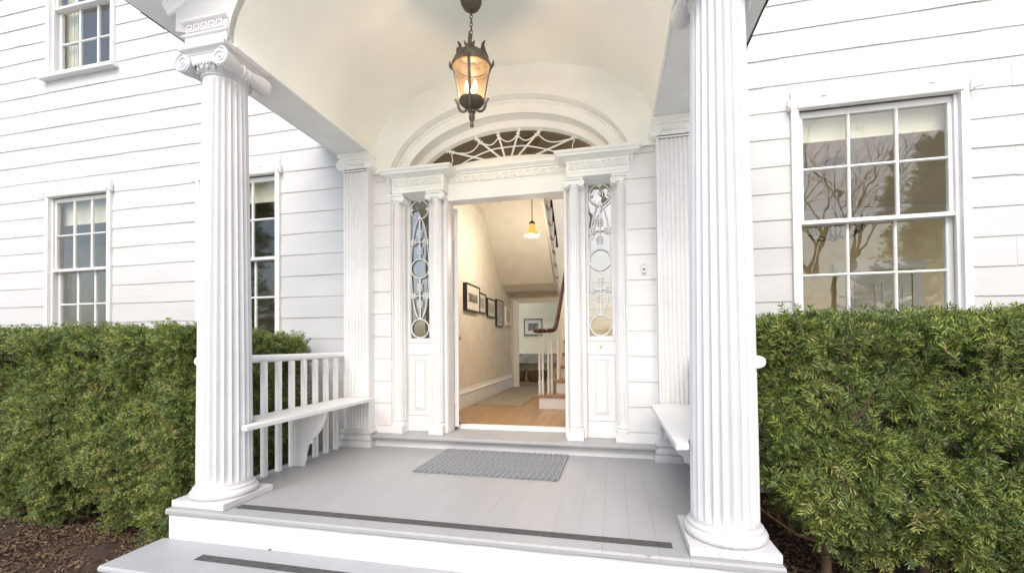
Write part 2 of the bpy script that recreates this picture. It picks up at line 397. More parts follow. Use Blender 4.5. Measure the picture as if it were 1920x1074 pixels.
# ------------------------------------------------------------------ porch
porch = thing('porch', 'white gabled entrance porch with barrel vaulted cream ceiling and grey floor', 'porch')
VA, VB, VZ = 1.37, .70, 2.95
# floor boards, running from the nosing to the door step
n = 26; fx0, fx1 = -1.745, 1.745
for i in range(n):
    a = fx0+(fx1-fx0)*i/n; b = fx0+(fx1-fx0)*(i+1)/n; t = random.uniform(-.0002,.0002)
    m = MB(); zz = t
    m.prism([(NOSE+random.uniform(-.002,.002),-.034),(NOSE-.004,-.026),(NOSE-.005,-.010),(NOSE+.004,zz),(.20,zz),(.20,-.034)], 'X', a+.0004, b-.0004)
    m.build('floor_board', GREYP, porch, fix=True)
bx('floor_skirt', RISERP, porch, -1.725, 1.725, NOSE+.03, .24, GZ-.1, -.0345, .003)
lbl(bx('step_riser', RISERP, porch, -1.735, 1.735, NOSE+.012, NOSE+.029, -.19, -.0345, .002), 'white riser under the porch floor edge')
tr = MB(); tr.prism([(-1.905,-.223),(-1.913,-.212),(-1.913,-.199),(-1.903,-.188),(NOSE+.011,-.188),(NOSE+.011,-.223)], 'X', -1.775, 1.775); tr.build('step_tread', TREADP, porch)
bx('step_riser', RISERP, porch, -1.70, 1.70, -1.875, -1.855, -.39, -.2235, .002)
tr = MB(); tr.prism([(-2.24,-.423),(-2.248,-.412),(-2.248,-.399),(-2.238,-.388),(-1.876,-.388),(-1.876,-.423)], 'X', -1.775, 1.775); tr.build('step_tread', TREADP, porch)
bx('step_riser', RISERP, porch, -1.70, 1.70, -2.20, -2.18, GZ-.05, -.4235, .002)
# door landing
tr = MB(); tr.prism([(.128,LZ-.036),(.121,LZ-.026),(.121,LZ-.010),(.131,LZ),(.72,LZ),(.72,LZ-.036)], 'X', -1.395, 1.395); lbl(tr.build('door_landing', GREYP, porch), 'raised grey step under the doorway')
bx('landing_riser', RISERP, porch, -1.40, 1.40, .185, .205, 0.001, LZ-.0365, .002)
# beams
for s in (-1, 1):
    m = MB(); a, b = sorted((s*1.375, s*1.70)); m.box(a, b, -1.47, W-.03, VZ, VZ+.16); m.build('beam', BEAMP, porch, bevel=.004)
    a, b = sorted((s*1.352, s*1.3745)); m = MB().box(a, b, -1.44, W-.03, VZ-.006, VZ+.03); m.build('beam_bead', TRIMC, porch, bevel=.006)
    a, b = sorted((s*1.7005, s*1.73)); m = MB(); m.box(a, b, -1.46, W-.03, VZ+.0, VZ+.035); m.build('beam_bead', WHITE, porch, bevel=.006)
    a, b = sorted((s*1.70, s*1.72)); bx('side_frieze', WHITE, porch, a, b, -1.45, W-.03, VZ+.036, 3.34, 0)
# vault
v = []; f = []; NV = 64
for j, y in enumerate((-1.475, W-.014)):
    for i in range(NV+1):
        t = PI*i/NV; v.append((VA*math.cos(t), y, VZ+.03+(VB)*math.sin(t)))
N1 = NV+1
for i in range(NV): f.append((i, i+1, N1+i+1, N1+i))
for j, y in enumerate((-1.475, W-.014)):
    for i in range(NV+1):
        t = PI*i/NV; v.append(((VA+.03)*math.cos(t), y, VZ+.03+(VB+.03)*math.sin(t)))
for i in range(NV): f.append((2*N1+i, 3*N1+i, 3*N1+i+1, 2*N1+i+1))
MB().add(v, f).build('vaulted_ceiling', CREAM, porch, smooth=50, fix=False)
# gable front above the vault: flat white face cut by the arch
v = []; f = []
for y in (-1.480, -1.440):
    for i in range(NV+1):
        t = PI*i/NV; c, s_ = math.cos(t), math.sin(t)
        v.append((VA*c, y, VZ+.03+VB*s_))
    for i in range(NV+1):
        t = PI*i/NV; c = math.cos(t); x = 1.79*c
        v.append((x, y, max(3.14, min(4.12, 3.20+.5*(1.98-abs(x)))) if 0 < i < NV else 3.09))
for i in range(NV):
    f.append((i, i+1, N1+i+1, N1+i)); f.append((2*N1+i, 3*N1+i, 3*N1+i+1, 2*N1+i+1)); f.append((i, 2*N1+i, 2*N1+i+1, i+1))
MB().add(v, f).build('gable_face', WHITE, porch, fix=True)
def fret(mb, x0, x1, zb, zt, y, n, d=.008):       # raised Greek key
    u = (x1-x0)/n; h = zt-zb; t = h*.17
    for i in range(n):
        a = x0+u*i
        def q(p0, p1, r0, r1): mb.box(a+u*p0, a+u*p1, y-d, y+.002, zb+h*r0, zb+h*r1)
        q(.02,.17,0,1.0); q(.17,.80,.84,1.0); q(.65,.80,.20,.84); q(.36,.65,.20,.36); q(.36,.50,.36,.62); q(.80,1.02,0.0,.16) if False else q(.17,1.02,-.02,.10)
    return mb
for s in (-1, 1):
    a, b = sorted((s*1.365, s*1.70)); y0 = -1.492
    bx('architrave_block', WHITE, porch, max(a,-1.70) if s < 0 else a+.006, b-.006 if s < 0 else b, y0, -1.482, VZ+.001, VZ+.085, .003)
    m = MB(); xs = [(-1.70, -1.2), (-1.70, y0), (-1.366, y0)] if s < 0 else [(1.366, y0), (1.70, y0), (1.70, -1.2)]
    m.sweep([(0,VZ+.066),(.012,VZ+.070),(.016,VZ+.080),(.008,VZ+.0855),(0,VZ+.0855)], xs); m.build('fillet', WHITE, porch)
    bx('frieze_block', WHITE, porch, a+.003, b-.003, y0+.002, -1.482, VZ+.0855, VZ+.150, .001)
    fret(MB(), a+.02, b-.02, VZ+.095, VZ+.142, y0+.002, 5, .012).build('greek_key_band', WHITE, porch, fix=False)
    m = MB(); m.sweep([(0,VZ+.1505),(.012,VZ+.153),(.022,VZ+.160),(.024,VZ+.170),(0,VZ+.172)], xs); m.build('bed_moulding', WHITE, porch)
    # raking cornice on the gable face and the overhanging slope
    m = MB(); X0 = s*1.90
    def rk(x, dz=0): return 3.205+.5*(1.985-abs(x))+dz
    v = []; f = []; pr = [(-1.481, -.085), (-1.495, -.083), (-1.502, -.066), (-1.520, -.050), (-1.532, -.046), (-1.532, -.004), (-1.481, -.004)]
    for x in (s*1.84, 0):
        for (y, dz) in pr: v.append((x, y, rk(x, dz)))
    k = len(pr)
    for i in range(k): f.append((i, (i+1)%k, k+(i+1)%k, k+i))
    f.append(tuple(range(k))); f.append(tuple(range(k, 2*k)))
    MB().add(v, f).build('raking_cornice', TRIMC, porch)
    v = []; f = []
    for x in (s*1.985, 0):
        for y in (-1.80, W-.02):
            v.append((x, y, rk(x))); v.append((x, y, rk(x, .03)))
    MB().add(v, [(0,2,6,4),(1,5,7,3),(0,1,3,2),(4,6,7,5),(0,4,5,1),(2,3,7,6)]).build('roof_soffit', BEAMP, porch)
    v = []
    m = MB(); pr = [(-1.74,-.055),(-1.765,-.045),(-1.79,-.02),(-1.80,-.0),(-1.83,.0),(-1.83,.028),(-1.80,.0295),(-1.74,-.002)]
    k = len(pr); v = []; f = []
    for x in (s*1.98, 0):
        for (y, dz) in pr: v.append((x, y, rk(x, dz)))
    for i in range(k): f.append((i, (i+1)%k, k+(i+1)%k, k+i))
    f.append(tuple(range(k))); f.append(tuple(range(k, 2*k)))
    MB().add(v, f).build('rake_fascia', TRIMC, porch)
    # shingle edge: uneven dark courses along the eave
    y = -1.85
    while y < W-.05:
        L = random.uniform(.10,.17); y1 = min(y+L, W-.03); e = random.uniform(0,.010)
        v = []
        for x, dz in ((s*(2.003+e), .030), (s*(2.003+e), .044+random.uniform(0,.004)), (s*1.55, .048), (s*1.55, .0305)):
            for yy in (y, y1-.003): v.append((x, yy, rk(x, dz-.012 if abs(x) > 1.9 else dz)))
        MB().add(v, [(0,1,3,2),(2,3,5,4),(4,5,7,6),(6,7,1,0),(0,2,4,6),(1,7,5,3)]).build('roof_shingle', DARKROOF, porch)
        y = y1
    v = []
    for x in (s*1.56, 0):
        for y in (-1.85, W-.02):
            v.append((x, y, rk(x, .031))); v.append((x, y, rk(x, .05)))
    MB().add(v, [(0,2,6,4),(1,5,7,3),(0,1,3,2),(4,6,7,5),(0,4,5,1),(2,3,7,6)]).build('roof_slope', DARKROOF, porch)
# smooth tympanum under the vault, around the fan arch
ZC = 2.65; A1 = (1.20,.755); A2 = (1.09,.625); A3 = (1.0,.545)
v = []; f = []
T0 = math.asin((2.768-2.65)/.755)
for i in range(NV+1):
    t = T0+(PI-2*T0)*i/NV; c, s_ = math.cos(t), math.sin(t)
    v.append((DX*.6+A1[0]*c, W-.024, ZC+A1[1]*s_)); t = PI*i/NV; v.append((1.46*math.cos(t), W-.024, 2.768+1.03*math.sin(t)))
    v.append((DX*.6+A1[0]*c, W+.012, ZC+A1[1]*s_))
for i in range(NV): f.append((3*i, 3*i+3, 3*i+4, 3*i+1)); f.append((3*i, 3*i+2, 3*i+5, 3*i+3))
MB().add(v, f).build('tympanum', TRIMC, porch, smooth=40, fix=False)

def volute(mb, c, r, axis_y0, axis_y1, s):       # scroll disc facing -Y with a raised spiral, c = (x,z)
    x, z = c
    n = 28; pts = []
    mb.add([(x+r*math.cos(2*PI*i/n), axis_y0+.004, z+r*math.sin(2*PI*i/n)) for i in range(n)]+[(x+r*math.cos(2*PI*i/n), axis_y1, z+r*math.sin(2*PI*i/n)) for i in range(n)],
           [tuple(range(n)), tuple(range(2*n-1, n-1, -1))]+[(i, (i+1)%n, n+(i+1)%n, n+i) for i in range(n)])
    for i in range(64):
        u = i/63; a = PI/2-s*u*2.2*2*PI; rr = r*(.93*(1-u)**1.0+.10)
        pts.append((x+rr*math.cos(a), axis_y0+.003, z+rr*math.sin(a)))
    mb.tube(pts, [r*.15*(1-.45*i/63) for i in range(64)], 6)
    mb.sphere((x, axis_y0+.003, z), r*.16, 8, 5)

def fluted(r0, r1, z0, z1, nf=20, rows=26, depth=.085, seg=6):
    v = []; f = []; per = nf*seg
    zs = [0, .004, .010, .018, .028]+[.04+(.96-.04)*i/rows for i in range(rows+1)]+[.972,.982,.990,.996,1.0]
    for u in zs:
        z = z0+(z1-z0)*u; rr = r0+(r1-r0)*(u**1.5); e = min(u, 1-u)*(z1-z0)
        dfac = 0 if e < .012 else min(1, math.sqrt(max(0, (e-.012)/.03)))
        for i in range(per):
            a = 2*PI*i/per; k = (i % seg)/seg
            d = 0 if k == 0 else math.sin(PI*(k-.10)/.90) if k > .1 else 0
            rad = rr*(1-depth*max(0, d)**.7*dfac); v.append((rad*math.cos(a), rad*math.sin(a), z))
    for j in range(len(zs)-1):
        for i in range(per): f.append((j*per+i, j*per+(i+1)%per, (j+1)*per+(i+1)%per, (j+1)*per+i))
    return v, f

def porch_column(x, label):
    y = -1.337
    t = thing('porch_column', label, 'column', (x, y, 0), 'porch columns')
    m = MB(); m.box(x-.199, x+.199, y-.199, y+.199, .0, .042); m.build('plinth', COLBASE, t, bevel=.004)
    pr = [(.10,.0425),(.186,.0425),(.194,.052),(.196,.066),(.188,.080),(.178,.086),(.176,.092),(.178,.098),(.170,.106),(.163,.112),(.163,.120),(.10,.120)]
    MB().lathe(pr, (x, y), 48).build('base', COLBASE, t, smooth=50)
    v, f = fluted(.160, .128, .1205, 2.775, 24, 26, .105, 6)
    MB().add([(a+x, b+y, c) for a, b, c in v], f).build('shaft', COLUMN, t, smooth=32, fix=False)
    m = MB(); m.lathe([(.10,2.7755),(.134,2.7755),(.138,2.781),(.134,2.787),(.130,2.790),(.146,2.806),(.156,2.822),(.158,2.834),(.10,2.834)], (x, y), 40)
    for i in range(22):                               # egg and dart
        a = 2*PI*i/22; m.sphere((x+.151*math.cos(a), y+.151*math.sin(a), 2.815), .016, 8, 5, sc=(.8,.8,1.2))
    cap = m.build('capital', COLUMN, t, smooth=50)
    hw = .148; yf, yb = y-.176, y+.176
    for s in (-1, 1):
        m = MB(); c = (x+s*hw, 2.842)
        prof = [(0,.058),(.03,.058),(.06,.052),(.10,.043),(.145,.036),(.150,.043),(.160,.043),(.165,.036),(.176,.034),(.187,.036),(.192,.043),(.202,.043),(.207,.036),(.252,.043),(.292,.052),(.322,.058),(.352,.058)]
        vs = []; fs = []; nn = 24; k = len(prof)
        for i in range(nn):
            a = 2*PI*i/nn
            for d, r_ in prof: vs.append((c[0]+r_*math.cos(a), yf+d, c[1]+r_*math.sin(a)))
        fs = [(i*k+j, ((i+1)%nn)*k+j, ((i+1)%nn)*k+j+1, i*k+j+1) for i in range(nn) for j in range(k-1)]
        fs += [tuple(i*k for i in range(nn)), tuple(i*k+k-1 for i in range(nn-1,-1,-1))]
        m.add(vs, fs)
        for yy, sg in ((yf-.003, 1),):
            volute(m, c, .058, yy, yy+.008, s)
        m.build('volute', COLUMN, cap, smooth=45)
    m = MB(); m.box(x-hw, x+hw, y-.160, y+.160, 2.845, 2.888)
    for i in range(7):                                # carved tongues between the scrolls
        xx = x-.075+.025*i; m.sphere((xx, y-.160, 2.838), .014, 8, 6, sc=(.75,.6,1.5))
    m.build('channel', COLUMN, cap, smooth=45)
    m = MB(); pr = [(-.01,2.8885),(.150,2.8885),(.158,2.897),(.158,2.905),(.166,2.914),(.180,2.924),(.182,2.934),(.182,2.949),(-.01,2.949)]
    vs = []; fs = []
    for sx, sy in ((-1,-1),(1,-1),(1,1),(-1,1)):
        for o, z in pr[1:-1]: vs.append((x+sx*o, y+sy*o, z))
    k = len(pr)-2
    for i in range(4):
        for j in range(k-1): fs.append((i*k+j, ((i+1)%4)*k+j, ((i+1)%4)*k+j+1, i*k+j+1))
    fs += [(0,k,2*k,3*k), (k-1,2*k-1,3*k-1,4*k-1)]
    m.add(vs, fs); m.build('abacus', COLUMN, cap)
    return t
porch_column(-1.545, 'fluted white Ionic column standing left of the steps before the left hedge')
porch_column(1.545, 'fluted white Ionic column standing right of the steps, its capital above the picture')

def pilaster(s, label):
    t = thing('pilaster', label, 'pilaster', (s*1.527, .2, 0), 'flat pilasters against the wall')
    x0, x1 = s*1.527-.140, s*1.527+.140; yf = .135
    m = MB(); nf = 7; pad = .016; u = (x1-x0-2*pad)/nf; prof = [(x0, yf)]
    for i in range(nf):
        a = x0+pad+u*i; b = a+u
        prof.append((a+.004, yf))
        for k in range(7):
            th = PI*k/6; prof.append((a+.004+(u-.008)*(1-math.cos(th))/2, yf+.013*math.sin(th)))
        prof.append((b-.004, yf))
    prof += [(x1, yf), (x1, W), (x0, W)]
    # drop repeated points
    q = [prof[0]]
    for p in prof[1:]:
        if abs(p[0]-q[-1][0])+abs(p[1]-q[-1][1]) > 1e-5: q.append(p)
    m.prism(q, 'Z', .1805, 2.775); m.build('shaft', WHITE, t, smooth=30)  # lighter than the front columns, porch shade offset in the colour
    m = MB(); path = [(x0, W), (x0, yf), (x1, yf), (x1, W)]
    m.sweep([(-.10,.001),(.046,.001),(.048,.02),(.046,.058),(.030,.060),(.040,.072),(.040,.090),(.028,.100),(.018,.112),(.018,.124),(.030,.132),(.030,.148),(.018,.156),(.012,.166),(.0,.180),(-.10,.180)], path, flip=1 if True else -1)
    m.build('base', COLBASE, t, smooth=30)
    m = MB(); m.box(x0, x1, yf+.0, W, 2.7755, 2.84)
    m.sweep([(-.05,2.7755),(.008,2.7755),(.010,2.786),(.0,2.792),(.0,2.80),(.012,2.812),(.018,2.826),(-.05,2.826)], path)
    for i in range(9):
        m.sphere((x0+.06+(x1-x0-.12)*i/8, yf-.012, 2.852), .013, 8, 5, sc=(.8,.6,1.2))
    m.box(x0-.02, x1+.02, yf-.008, W, 2.834, 2.892)
    cap = m.build('capital', TRIMC, t, smooth=40)
    for sg in (-1, 1):
        m = MB(); c = (s*1.527+sg*.152, 2.842)
        volute(m, c, .054, yf-.022, W, sg); m.build('volute', TRIMC, cap, smooth=40)
    m = MB(); m.sweep([(-.06,2.8925),(.020,2.8925),(.026,2.902),(.026,2.910),(.036,2.920),(.044,2.930),(.044,2.9485),(-.06,2.9485)], path); m.build('abacus', TRIMC, cap)
pilaster(-1, 'flat fluted pilaster on the wall at the far end of the left bench')
pilaster(1, 'flat fluted pilaster on the wall at the far end of the right bench')

def bench(s, label):
    t = thing('porch_bench', label, 'bench', (s*1.5, -.6, 0), 'built-in porch benches')
    poly = [(1.31,-1.40),(1.31,.088),(1.388,.088),(1.388,.131),(1.63,.131),(1.63,-1.17),(1.45,-1.17),(1.405,-1.235),(1.384,-1.30),(1.375,-1.375)]
    m = MB(); m.prism([(s*a, b) for a, b in poly], 'Z', .463, .495); m.build('seat', WHITE, t, bevel=.005)
    ys = [-1.185+.1465*i for i in range(9)]
    for i, y in enumerate(ys):
        a, b = sorted((s*1.636, s*1.676)); m = MB().box(a, b, y-.017, y+.017, .0005, .888); m.build('baluster', WHITE, t, bevel=.002)
    m = MB(); pr = []
    for k in range(14):
        a = 2*PI*k/14; pr.append((s*1.694+.036*math.cos(a), .915+.031*math.sin(a)))
    m.prism(pr, 'Y', -1.40, .19); m.build('handrail', WHITE, t, smooth=40)
    # scroll bracket
    yb = -.585
    pts = [(1.635,.001),(1.545,.001),(1.540,.03),(1.528,.10),(1.512,.16),(1.498,.185),(1.470,.195),(1.470,.225),(1.435,.250),(1.395,.30),(1.362,.36),(1.342,.42),(1.338,.4625),(1.635,.4625)]
    m = MB(); m.prism([(s*a, b) for a, b in pts], 'Y', yb-.016, yb+.016); m.build('bracket', WHITE, t, bevel=.003)
bench(-1, 'white built-in bench with balusters between the left column and the wall')
bench(1, 'white built-in bench mostly hidden behind the right column')

# grit strips
def strip(name, label, x0, x1, y0, y1, z):
    tag(MB().box(x0, x1, y0, y1, z+.0012, z+.0038).build(name, TAPE, None, fix=False), label, 'grip tape', 'grip strips on the steps')
strip('grip_strip', 'dark grip tape strip stuck along the porch floor edge between the columns', -1.32, 1.277, -1.475, -1.418, 0)
strip('grip_strip', 'dark grip tape strip stuck along the lower step', -1.318, 1.30, -1.745, -1.690, -.188)

# ------------------------------------------------------------------ door surround
ent = thing('entrance_surround', 'white classical door surround with sidelights, colonettes and a fanlight arch', 'door surround', (DX, .3, LZ))
def arch(name, prof, e, m, t0=0.0, t1=PI, n=56):   # prof [(radial offset, y)]
    v = []; f = []; k = len(prof)
    for i in range(n+1):
        t = t0+(t1-t0)*i/n
        for d, y in prof: v.append((DX*.6+(e[0]+d)*math.cos(t), y, ZC+(e[1]+d)*math.sin(t)))
    for i in range(n):
        for j in range(k-1): f.append((i*k+j, (i+1)*k+j, (i+1)*k+j+1, i*k+j+1))
    return MB().add(v, f).build(name, m, ent, smooth=35, fix=False)
arch('outer_arch', [(.02,W-.020),(.0,W-.025),(-.001,W+.068),(-.010,W+.070),(-.012,W+.056),(-.030,W+.052),(-.036,W+.062),(-.040,W+.075),(-.125,W+.078)], A1, TRIMC)
arch('inner_arch', [(.02,W+.0785),(.0,W+.074),(-.001,W+.205),(-.012,W+.210),(-.018,W+.200),(-.03,W+.205),(-.070,W+.210),(-.082,W+.235),(-.09,W+.30)], A2, TRIMC)
# fanlight
fan = MB(); v = []; n = 40
for i in range(n+1):
    t = PI*i/n; v.append((DX*.6+1.02*math.cos(t), W+.262, ZC+.565*math.sin(t)))
fan.add(v+[(a, b+.004, c) for a, b, c in v], [tuple(range(n+1)), tuple(range(2*n+1, n, -1))])
fanl = fan.build('fanlight', FANG, ent)
def unfan(px, py, yy):                               # measured point on the fan plane
    d = Fw+R2*((px-968.118)/797.0)-U2*((py-634.834)/797.0); t = (yy+3.698)/d.y
    q = Vector((.996,-3.698,1.01))+d*t; return Vector((q.x, yy, q.z))
yt = W+.245
tips = [unfan(*p, yt) for p in ((846.7,285.5),(899.8,266),(935.2,256.3),(970.6,252.8),(1007.8,250),(1076.9,258))]
mids = [unfan(*p, yt) for p in ((888.3,295.3),(920.2,282),(941.4,277.6),(964.4,274.9),(987.4,274),(1026.4,281))]
def leafknot(mb, p, d, s=.068):
    side = Vector((-d.z, 0, d.x))
    for k in (-.5, 0, .5):
        for g in (-1, 1):
            c = p+d*(s*k); e = c+(side*g*.55+d*.45)*s*.62
            mb.tube([c, (c+e)/2+d*s*.05, e], [s*.08, s*.13, s*.03], 5)
    mb.sphere(p, s*.16, 6, 4)
for a, b in zip(tips, mids):
    d = (a-b).normalized(); far = a+d*.10; m = MB()
    m.tube([b-d*.25, b, a], .0105, 6); m.tube([a, far], .012, 6); leafknot(m, a, d); leafknot(m, b, d, .030); m.sphere(b, .014, 8, 5)
    m.build('rib', TRIMC, fanl, smooth=50)
for i in range(5):
    a, b = tips[i], tips[i+1]; pts = []
    for k in range(13):
        u = k/12; q = a.lerp(b, u); hub = Vector((DX*.6, yt, 2.35)); sag = (hub-q).normalized()*.075*4*u*(1-u)*min(1.0, (a-b).length/.24); pts.append(q+sag)
    MB().tube(pts, .0065, 5).build('swag', TRIMC, fanl, smooth=60)
for px in (((846.7,290),(849,300),(846,312)), ((1078,262),(1074,270),(1073,278))):
    MB().tube([unfan(*p, yt) for p in px], .005, 5).build('swag', TRIMC, fanl, smooth=60)
pts = []
ext = [mids[0]+(mids[0]-mids[1])*1.0+Vector((0,0,-.03))]+mids+[mids[-1]+(mids[-1]-mids[-2])*.8+Vector((0,0,-.03))]
def smooth_path(P, n=6):
    out = []
    for i in range(len(P)-1):
        p0 = P[max(i-1,0)]; p1 = P[i]; p2 = P[i+1]; p3 = P[min(i+2,len(P)-1)]
        for k in range(n):
            t = k/n; out.append(.5*((2*p1)+(p2-p0)*t+(2*p0-5*p1+4*p2-p3)*t*t+(3*p1-p0-3*p2+p3)*t**3))
    out.append(P[-1]); return out
MB().tube(smooth_path(ext), .008, 6).build('ring', TRIMC, fanl, smooth=60)
MB().tube([q+Vector((0,0,-.060-.0*i))+(Vector((DX*.6,yt,2.6))-q)*.12 for i, q in enumerate(smooth_path(ext))], .006, 6).build('ring', TRIMC, fanl, smooth=60)

# colonettes
def colonette(x, tl):
    y = .318
    m = MB(); m.box(x-.074, x+.074, y-.074, y+.074, LZ+.0005, LZ+.072); plinth_top = LZ+.072
    m.lathe([(.05,LZ+.0725),(.071,LZ+.0725),(.074,LZ+.086),(.071,LZ+.100),(.062,LZ+.104),(.060,LZ+.116),(.066,LZ+.122),(.066,LZ+.132),(.058,LZ+.138),(.05,LZ+.138)], (x, y), 28)
    v, f = fluted(.057, .047, LZ+.138, 2.462, 16, 6, .10, 6)
    c = MB().add([(a+x, b+y, q) for a, b, q in v], f).build('colonette', WHITE, ent, smooth=32, fix=False)  # lighter WHITE makes up for the shade under the porch
    m.build('base', WHITE, c, smooth=40)
    k = MB(); k.lathe([(.03,2.4625),(.050,2.4625),(.054,2.468),(.048,2.474),(.060,2.492),(.03,2.492)], (x, y), 24)
    k.box(x-.062, x+.062, y-.062, y+.07, 2.490, 2.530)
    for s in (-1, 1):
        volute(k, (x+s*.070, 2.497), .031, y-.076, y+.06, s)
    k.box(x-.088, x+.088, y-.080, y+.08, 2.5305, 2.548)
    k.build('capital', TRIMC, c, smooth=40)
for xx in (-1.125, -.69, .69, 1.125): colonette(DX+xx, xx)
# side entablature blocks, frets and cornices
for s in (-1, 1):
    a, b = sorted((-.008+s*.606, -.008+s*1.172)); yf = .228
    bx('entablature_block', TRIMC, ent, a, b, yf, .42, 2.5485, 2.702, .003)
    m = MB(); m.sweep([(0,2.580),(.006,2.582),(.006,2.592),(0,2.594)], [(a,.42),(a,yf),(b,yf),(b,.42)]); m.build('fascia_bead', TRIMC, ent)
    fret(MB(), a+.02, b-.02, 2.616, 2.682, yf, 9, .014).build('greek_key_band', TRIMC, ent, fix=False)
    m = MB(); m.sweep([(-.05,2.7022),(.012,2.7022),(.018,2.708),(.034,2.713),(.052,2.718),(.078,2.721),(.082,2.735),(.096,2.742),(.104,2.754),(.106,2.764),(-.05,2.770)], [(a,.46),(a,yf),(b,yf),(b,.46)]); m.build('cornice', TRIMC, ent)
    # pilaster strip behind the outer colonette and fill beside the siding
    a2, b2 = sorted((DX+s*1.06, DX+s*1.165)); bx('side_post', WHITE, ent, a2, b2, .335, .52, LZ+.001, 2.548, .002)
    a2, b2 = sorted((DX+s*.588, DX+s*.79)); bx('mullion_post', WHITE, ent, a2, b2, .345, .50, LZ+.001, 2.548, .003)
    a2, b2 = sorted((DX+s*.592, DX+s*.620)); bx('door_casing', WHITE, ent, a2, b2, .322, .3445, LZ+.001, 2.47, .004)
    a2, b2 = sorted((DX+s*.79, DX+s*1.06)); bx('sidelight_head', TRIMC, ent, a2, b2, .375, .46, 2.538, 2.5485+.03, .003)
    bx('side_soffit', TRIMC, ent, min(a2,b2), max(a2,b2), .30, .3745, 2.5485-.004, 2.5485-.0005, 0)
    # sidelight
    cx = DX+s*.924; g0, g1 = cx-.105, cx+.105
    m = MB(); m.box(a2, g0, .395, .435, 1.0352, 2.538); m.box(g1, b2, .395, .435, 1.0352, 2.538); m.box(g0, g1, .395, .435, 1.0352, 1.082); m.box(g0, g1, .395, .435, 2.524, 2.538)
    sd = m.build('sidelight', WHITE, ent, bevel=.003, fix=False)
    m = MB().box(g0-.003, g1+.003, .422, .426, 1.079, 2.527); m.build('pane', SIDEG, sd, fix=False)
    def circ(cz, r, rx=None, rad=.0072, t0=0, t1=2*PI):
        rx = rx or r; n = 36; pts = [(cx+rx*math.cos(t0+(t1-t0)*i/n), .404, cz+r*math.sin(t0+(t1-t0)*i/n)) for i in range(n+(0 if t1-t0 > 6.2 else 1))]
        return MB().tube(pts, rad, 6, closed=t1-t0 > 6.2)
    for cz, r in ((2.426,.098), (1.808,.100), (1.184,.097)): circ(cz, r).build('tracery_ring', WHITE, sd, smooth=60)
    circ(1.806, .525, .100, .006).build('tracery_oval', WHITE, sd, smooth=60)
    m = MB(); m.tube([(cx,.405,2.328),(cx,.405,1.905)], .007, 6); m.tube([(cx,.405,1.71),(cx,.405,1.28)], .007, 6); m.build('tracery_bar', WHITE, sd, smooth=60)
    for cz in (2.083, 1.523):
        m = MB()
        for d, L in ((Vector((0,0,1)),.115),(Vector((0,0,-1)),.115),(Vector((1,0,0)),.095),(Vector((-1,0,0)),.095)):
            c0 = Vector((cx,.400,cz)); m.tube([c0, c0+d*L], [.007,.004], 6); sv = Vector((-d.z,0,d.x))
            for q in (.38,.62,.86):
                for g in (-1,1):
                    p = c0+d*L*q; ln = .044*(1.15-q*.45); m.tube([p, p+(sv*g*.8+d*.6)*ln*.6, p+(sv*g*.75+d*1.0)*ln], [.004,.0062,.0015], 5)
            m.sphere(c0+d*L, .008, 6, 4, sc=(1,.6,1))
        m.build('tracery_cross', WHITE, sd, smooth=60)
    m = MB()                                             # cusps of the top ring
    for ang in (90, 180, 0, -90):
        a_ = R(ang); c0 = Vector((cx+.098*math.cos(a_), .402, 2.426+.098*math.sin(a_))); d = Vector((-math.cos(a_),0,-math.sin(a_))); sv = Vector((-d.z,0,d.x))
        pp = [c0-sv*.026, c0+sv*.026, c0+d*.034]
        m.add([(q.x, .400, q.z) for q in pp]+[(q.x, .410, q.z) for q in pp], [(0,1,2),(5,4,3),(0,3,4,1),(1,4,5,2),(2,5,3,0)])
    m.build('tracery_cusp', WHITE, sd)
    # panel below
    pn = MB(); pn.box(a2, b2, .40, .44, LZ+.001, 1.0345); pnl = pn.build('panel', WHITE, ent, fix=False)
    m = MB(); x0, x1, z0, z1 = cx-.13, cx+.13, .285, .92
    for inset, y0, wd in ((0,.392,.012), (.052,.394,.012), (.072,.388,.010)):
        xa, xb, za, zb = x0+inset, x1-inset, z0+inset, z1-inset
        m.box(xa, xb, y0, .3998, zb-wd, zb); m.box(xa, xb, y0, .3998, za, za+wd); m.box(xa, xa+wd, y0, .3998, za+wd, zb-wd); m.box(xb-wd, xb, y0, .3998, za+wd, zb-wd)
    m.build('panel_moulding', WHITE, pnl, bevel=.003, fix=False)
    bx('raised_field', WHITE, pnl, x0+.083, x1-.083, .391, .3998, z0+.083, z1-.083, .004)
    bx('base_board', WHITE, pnl, a2+.001, b2-.001, .385, .3995, LZ+.0015, LZ+.045, .004)
# centre entablature and eyebrow cornice
xa, xb = DX-.588, DX+.618
bx('door_header', TRIMC, ent, xa, xb, .345, .50, 2.47, 2.628, .003)
bx('frieze', TRIMC, ent, xa, xb, .352, .48, 2.6285, 2.73, .002)
m = MB(); m.box(xa, xb, .342, .3515, 2.6225, 2.634); m.build('fascia_bead', TRIMC, ent, bevel=.003)
fret(MB(), xa+.01, xb-.01, 2.648, 2.712, .352, 15, .014).build('greek_key_band', TRIMC, ent, fix=False)
v = []; f = []; n = 24; pr = [(.352,2.7305,0),(.338,2.7305,0),(.334,2.742,0),(.318,2.750,.0),(.300,2.764,.0),(.298,2.776,.0),(.300,2.779,0),(.335,2.800,.75),(.36,2.820,1),(.375,2.825,1),(.52,2.828,1)]
k = len(pr)
for i in range(n+1):
    u = i/n; bow = .050*(1-(2*u-1)**2)
    for y, z, q in pr: v.append((xa+(xb-xa)*u, y, z+bow*q))
for i in range(n):
    for j in range(k-1): f.append((i*k+j, (i+1)*k+j, (i+1)*k+j+1, i*k+j+1))
MB().add(v, f).build('eyebrow_cornice', TRIMC, ent, smooth=35, fix=False)
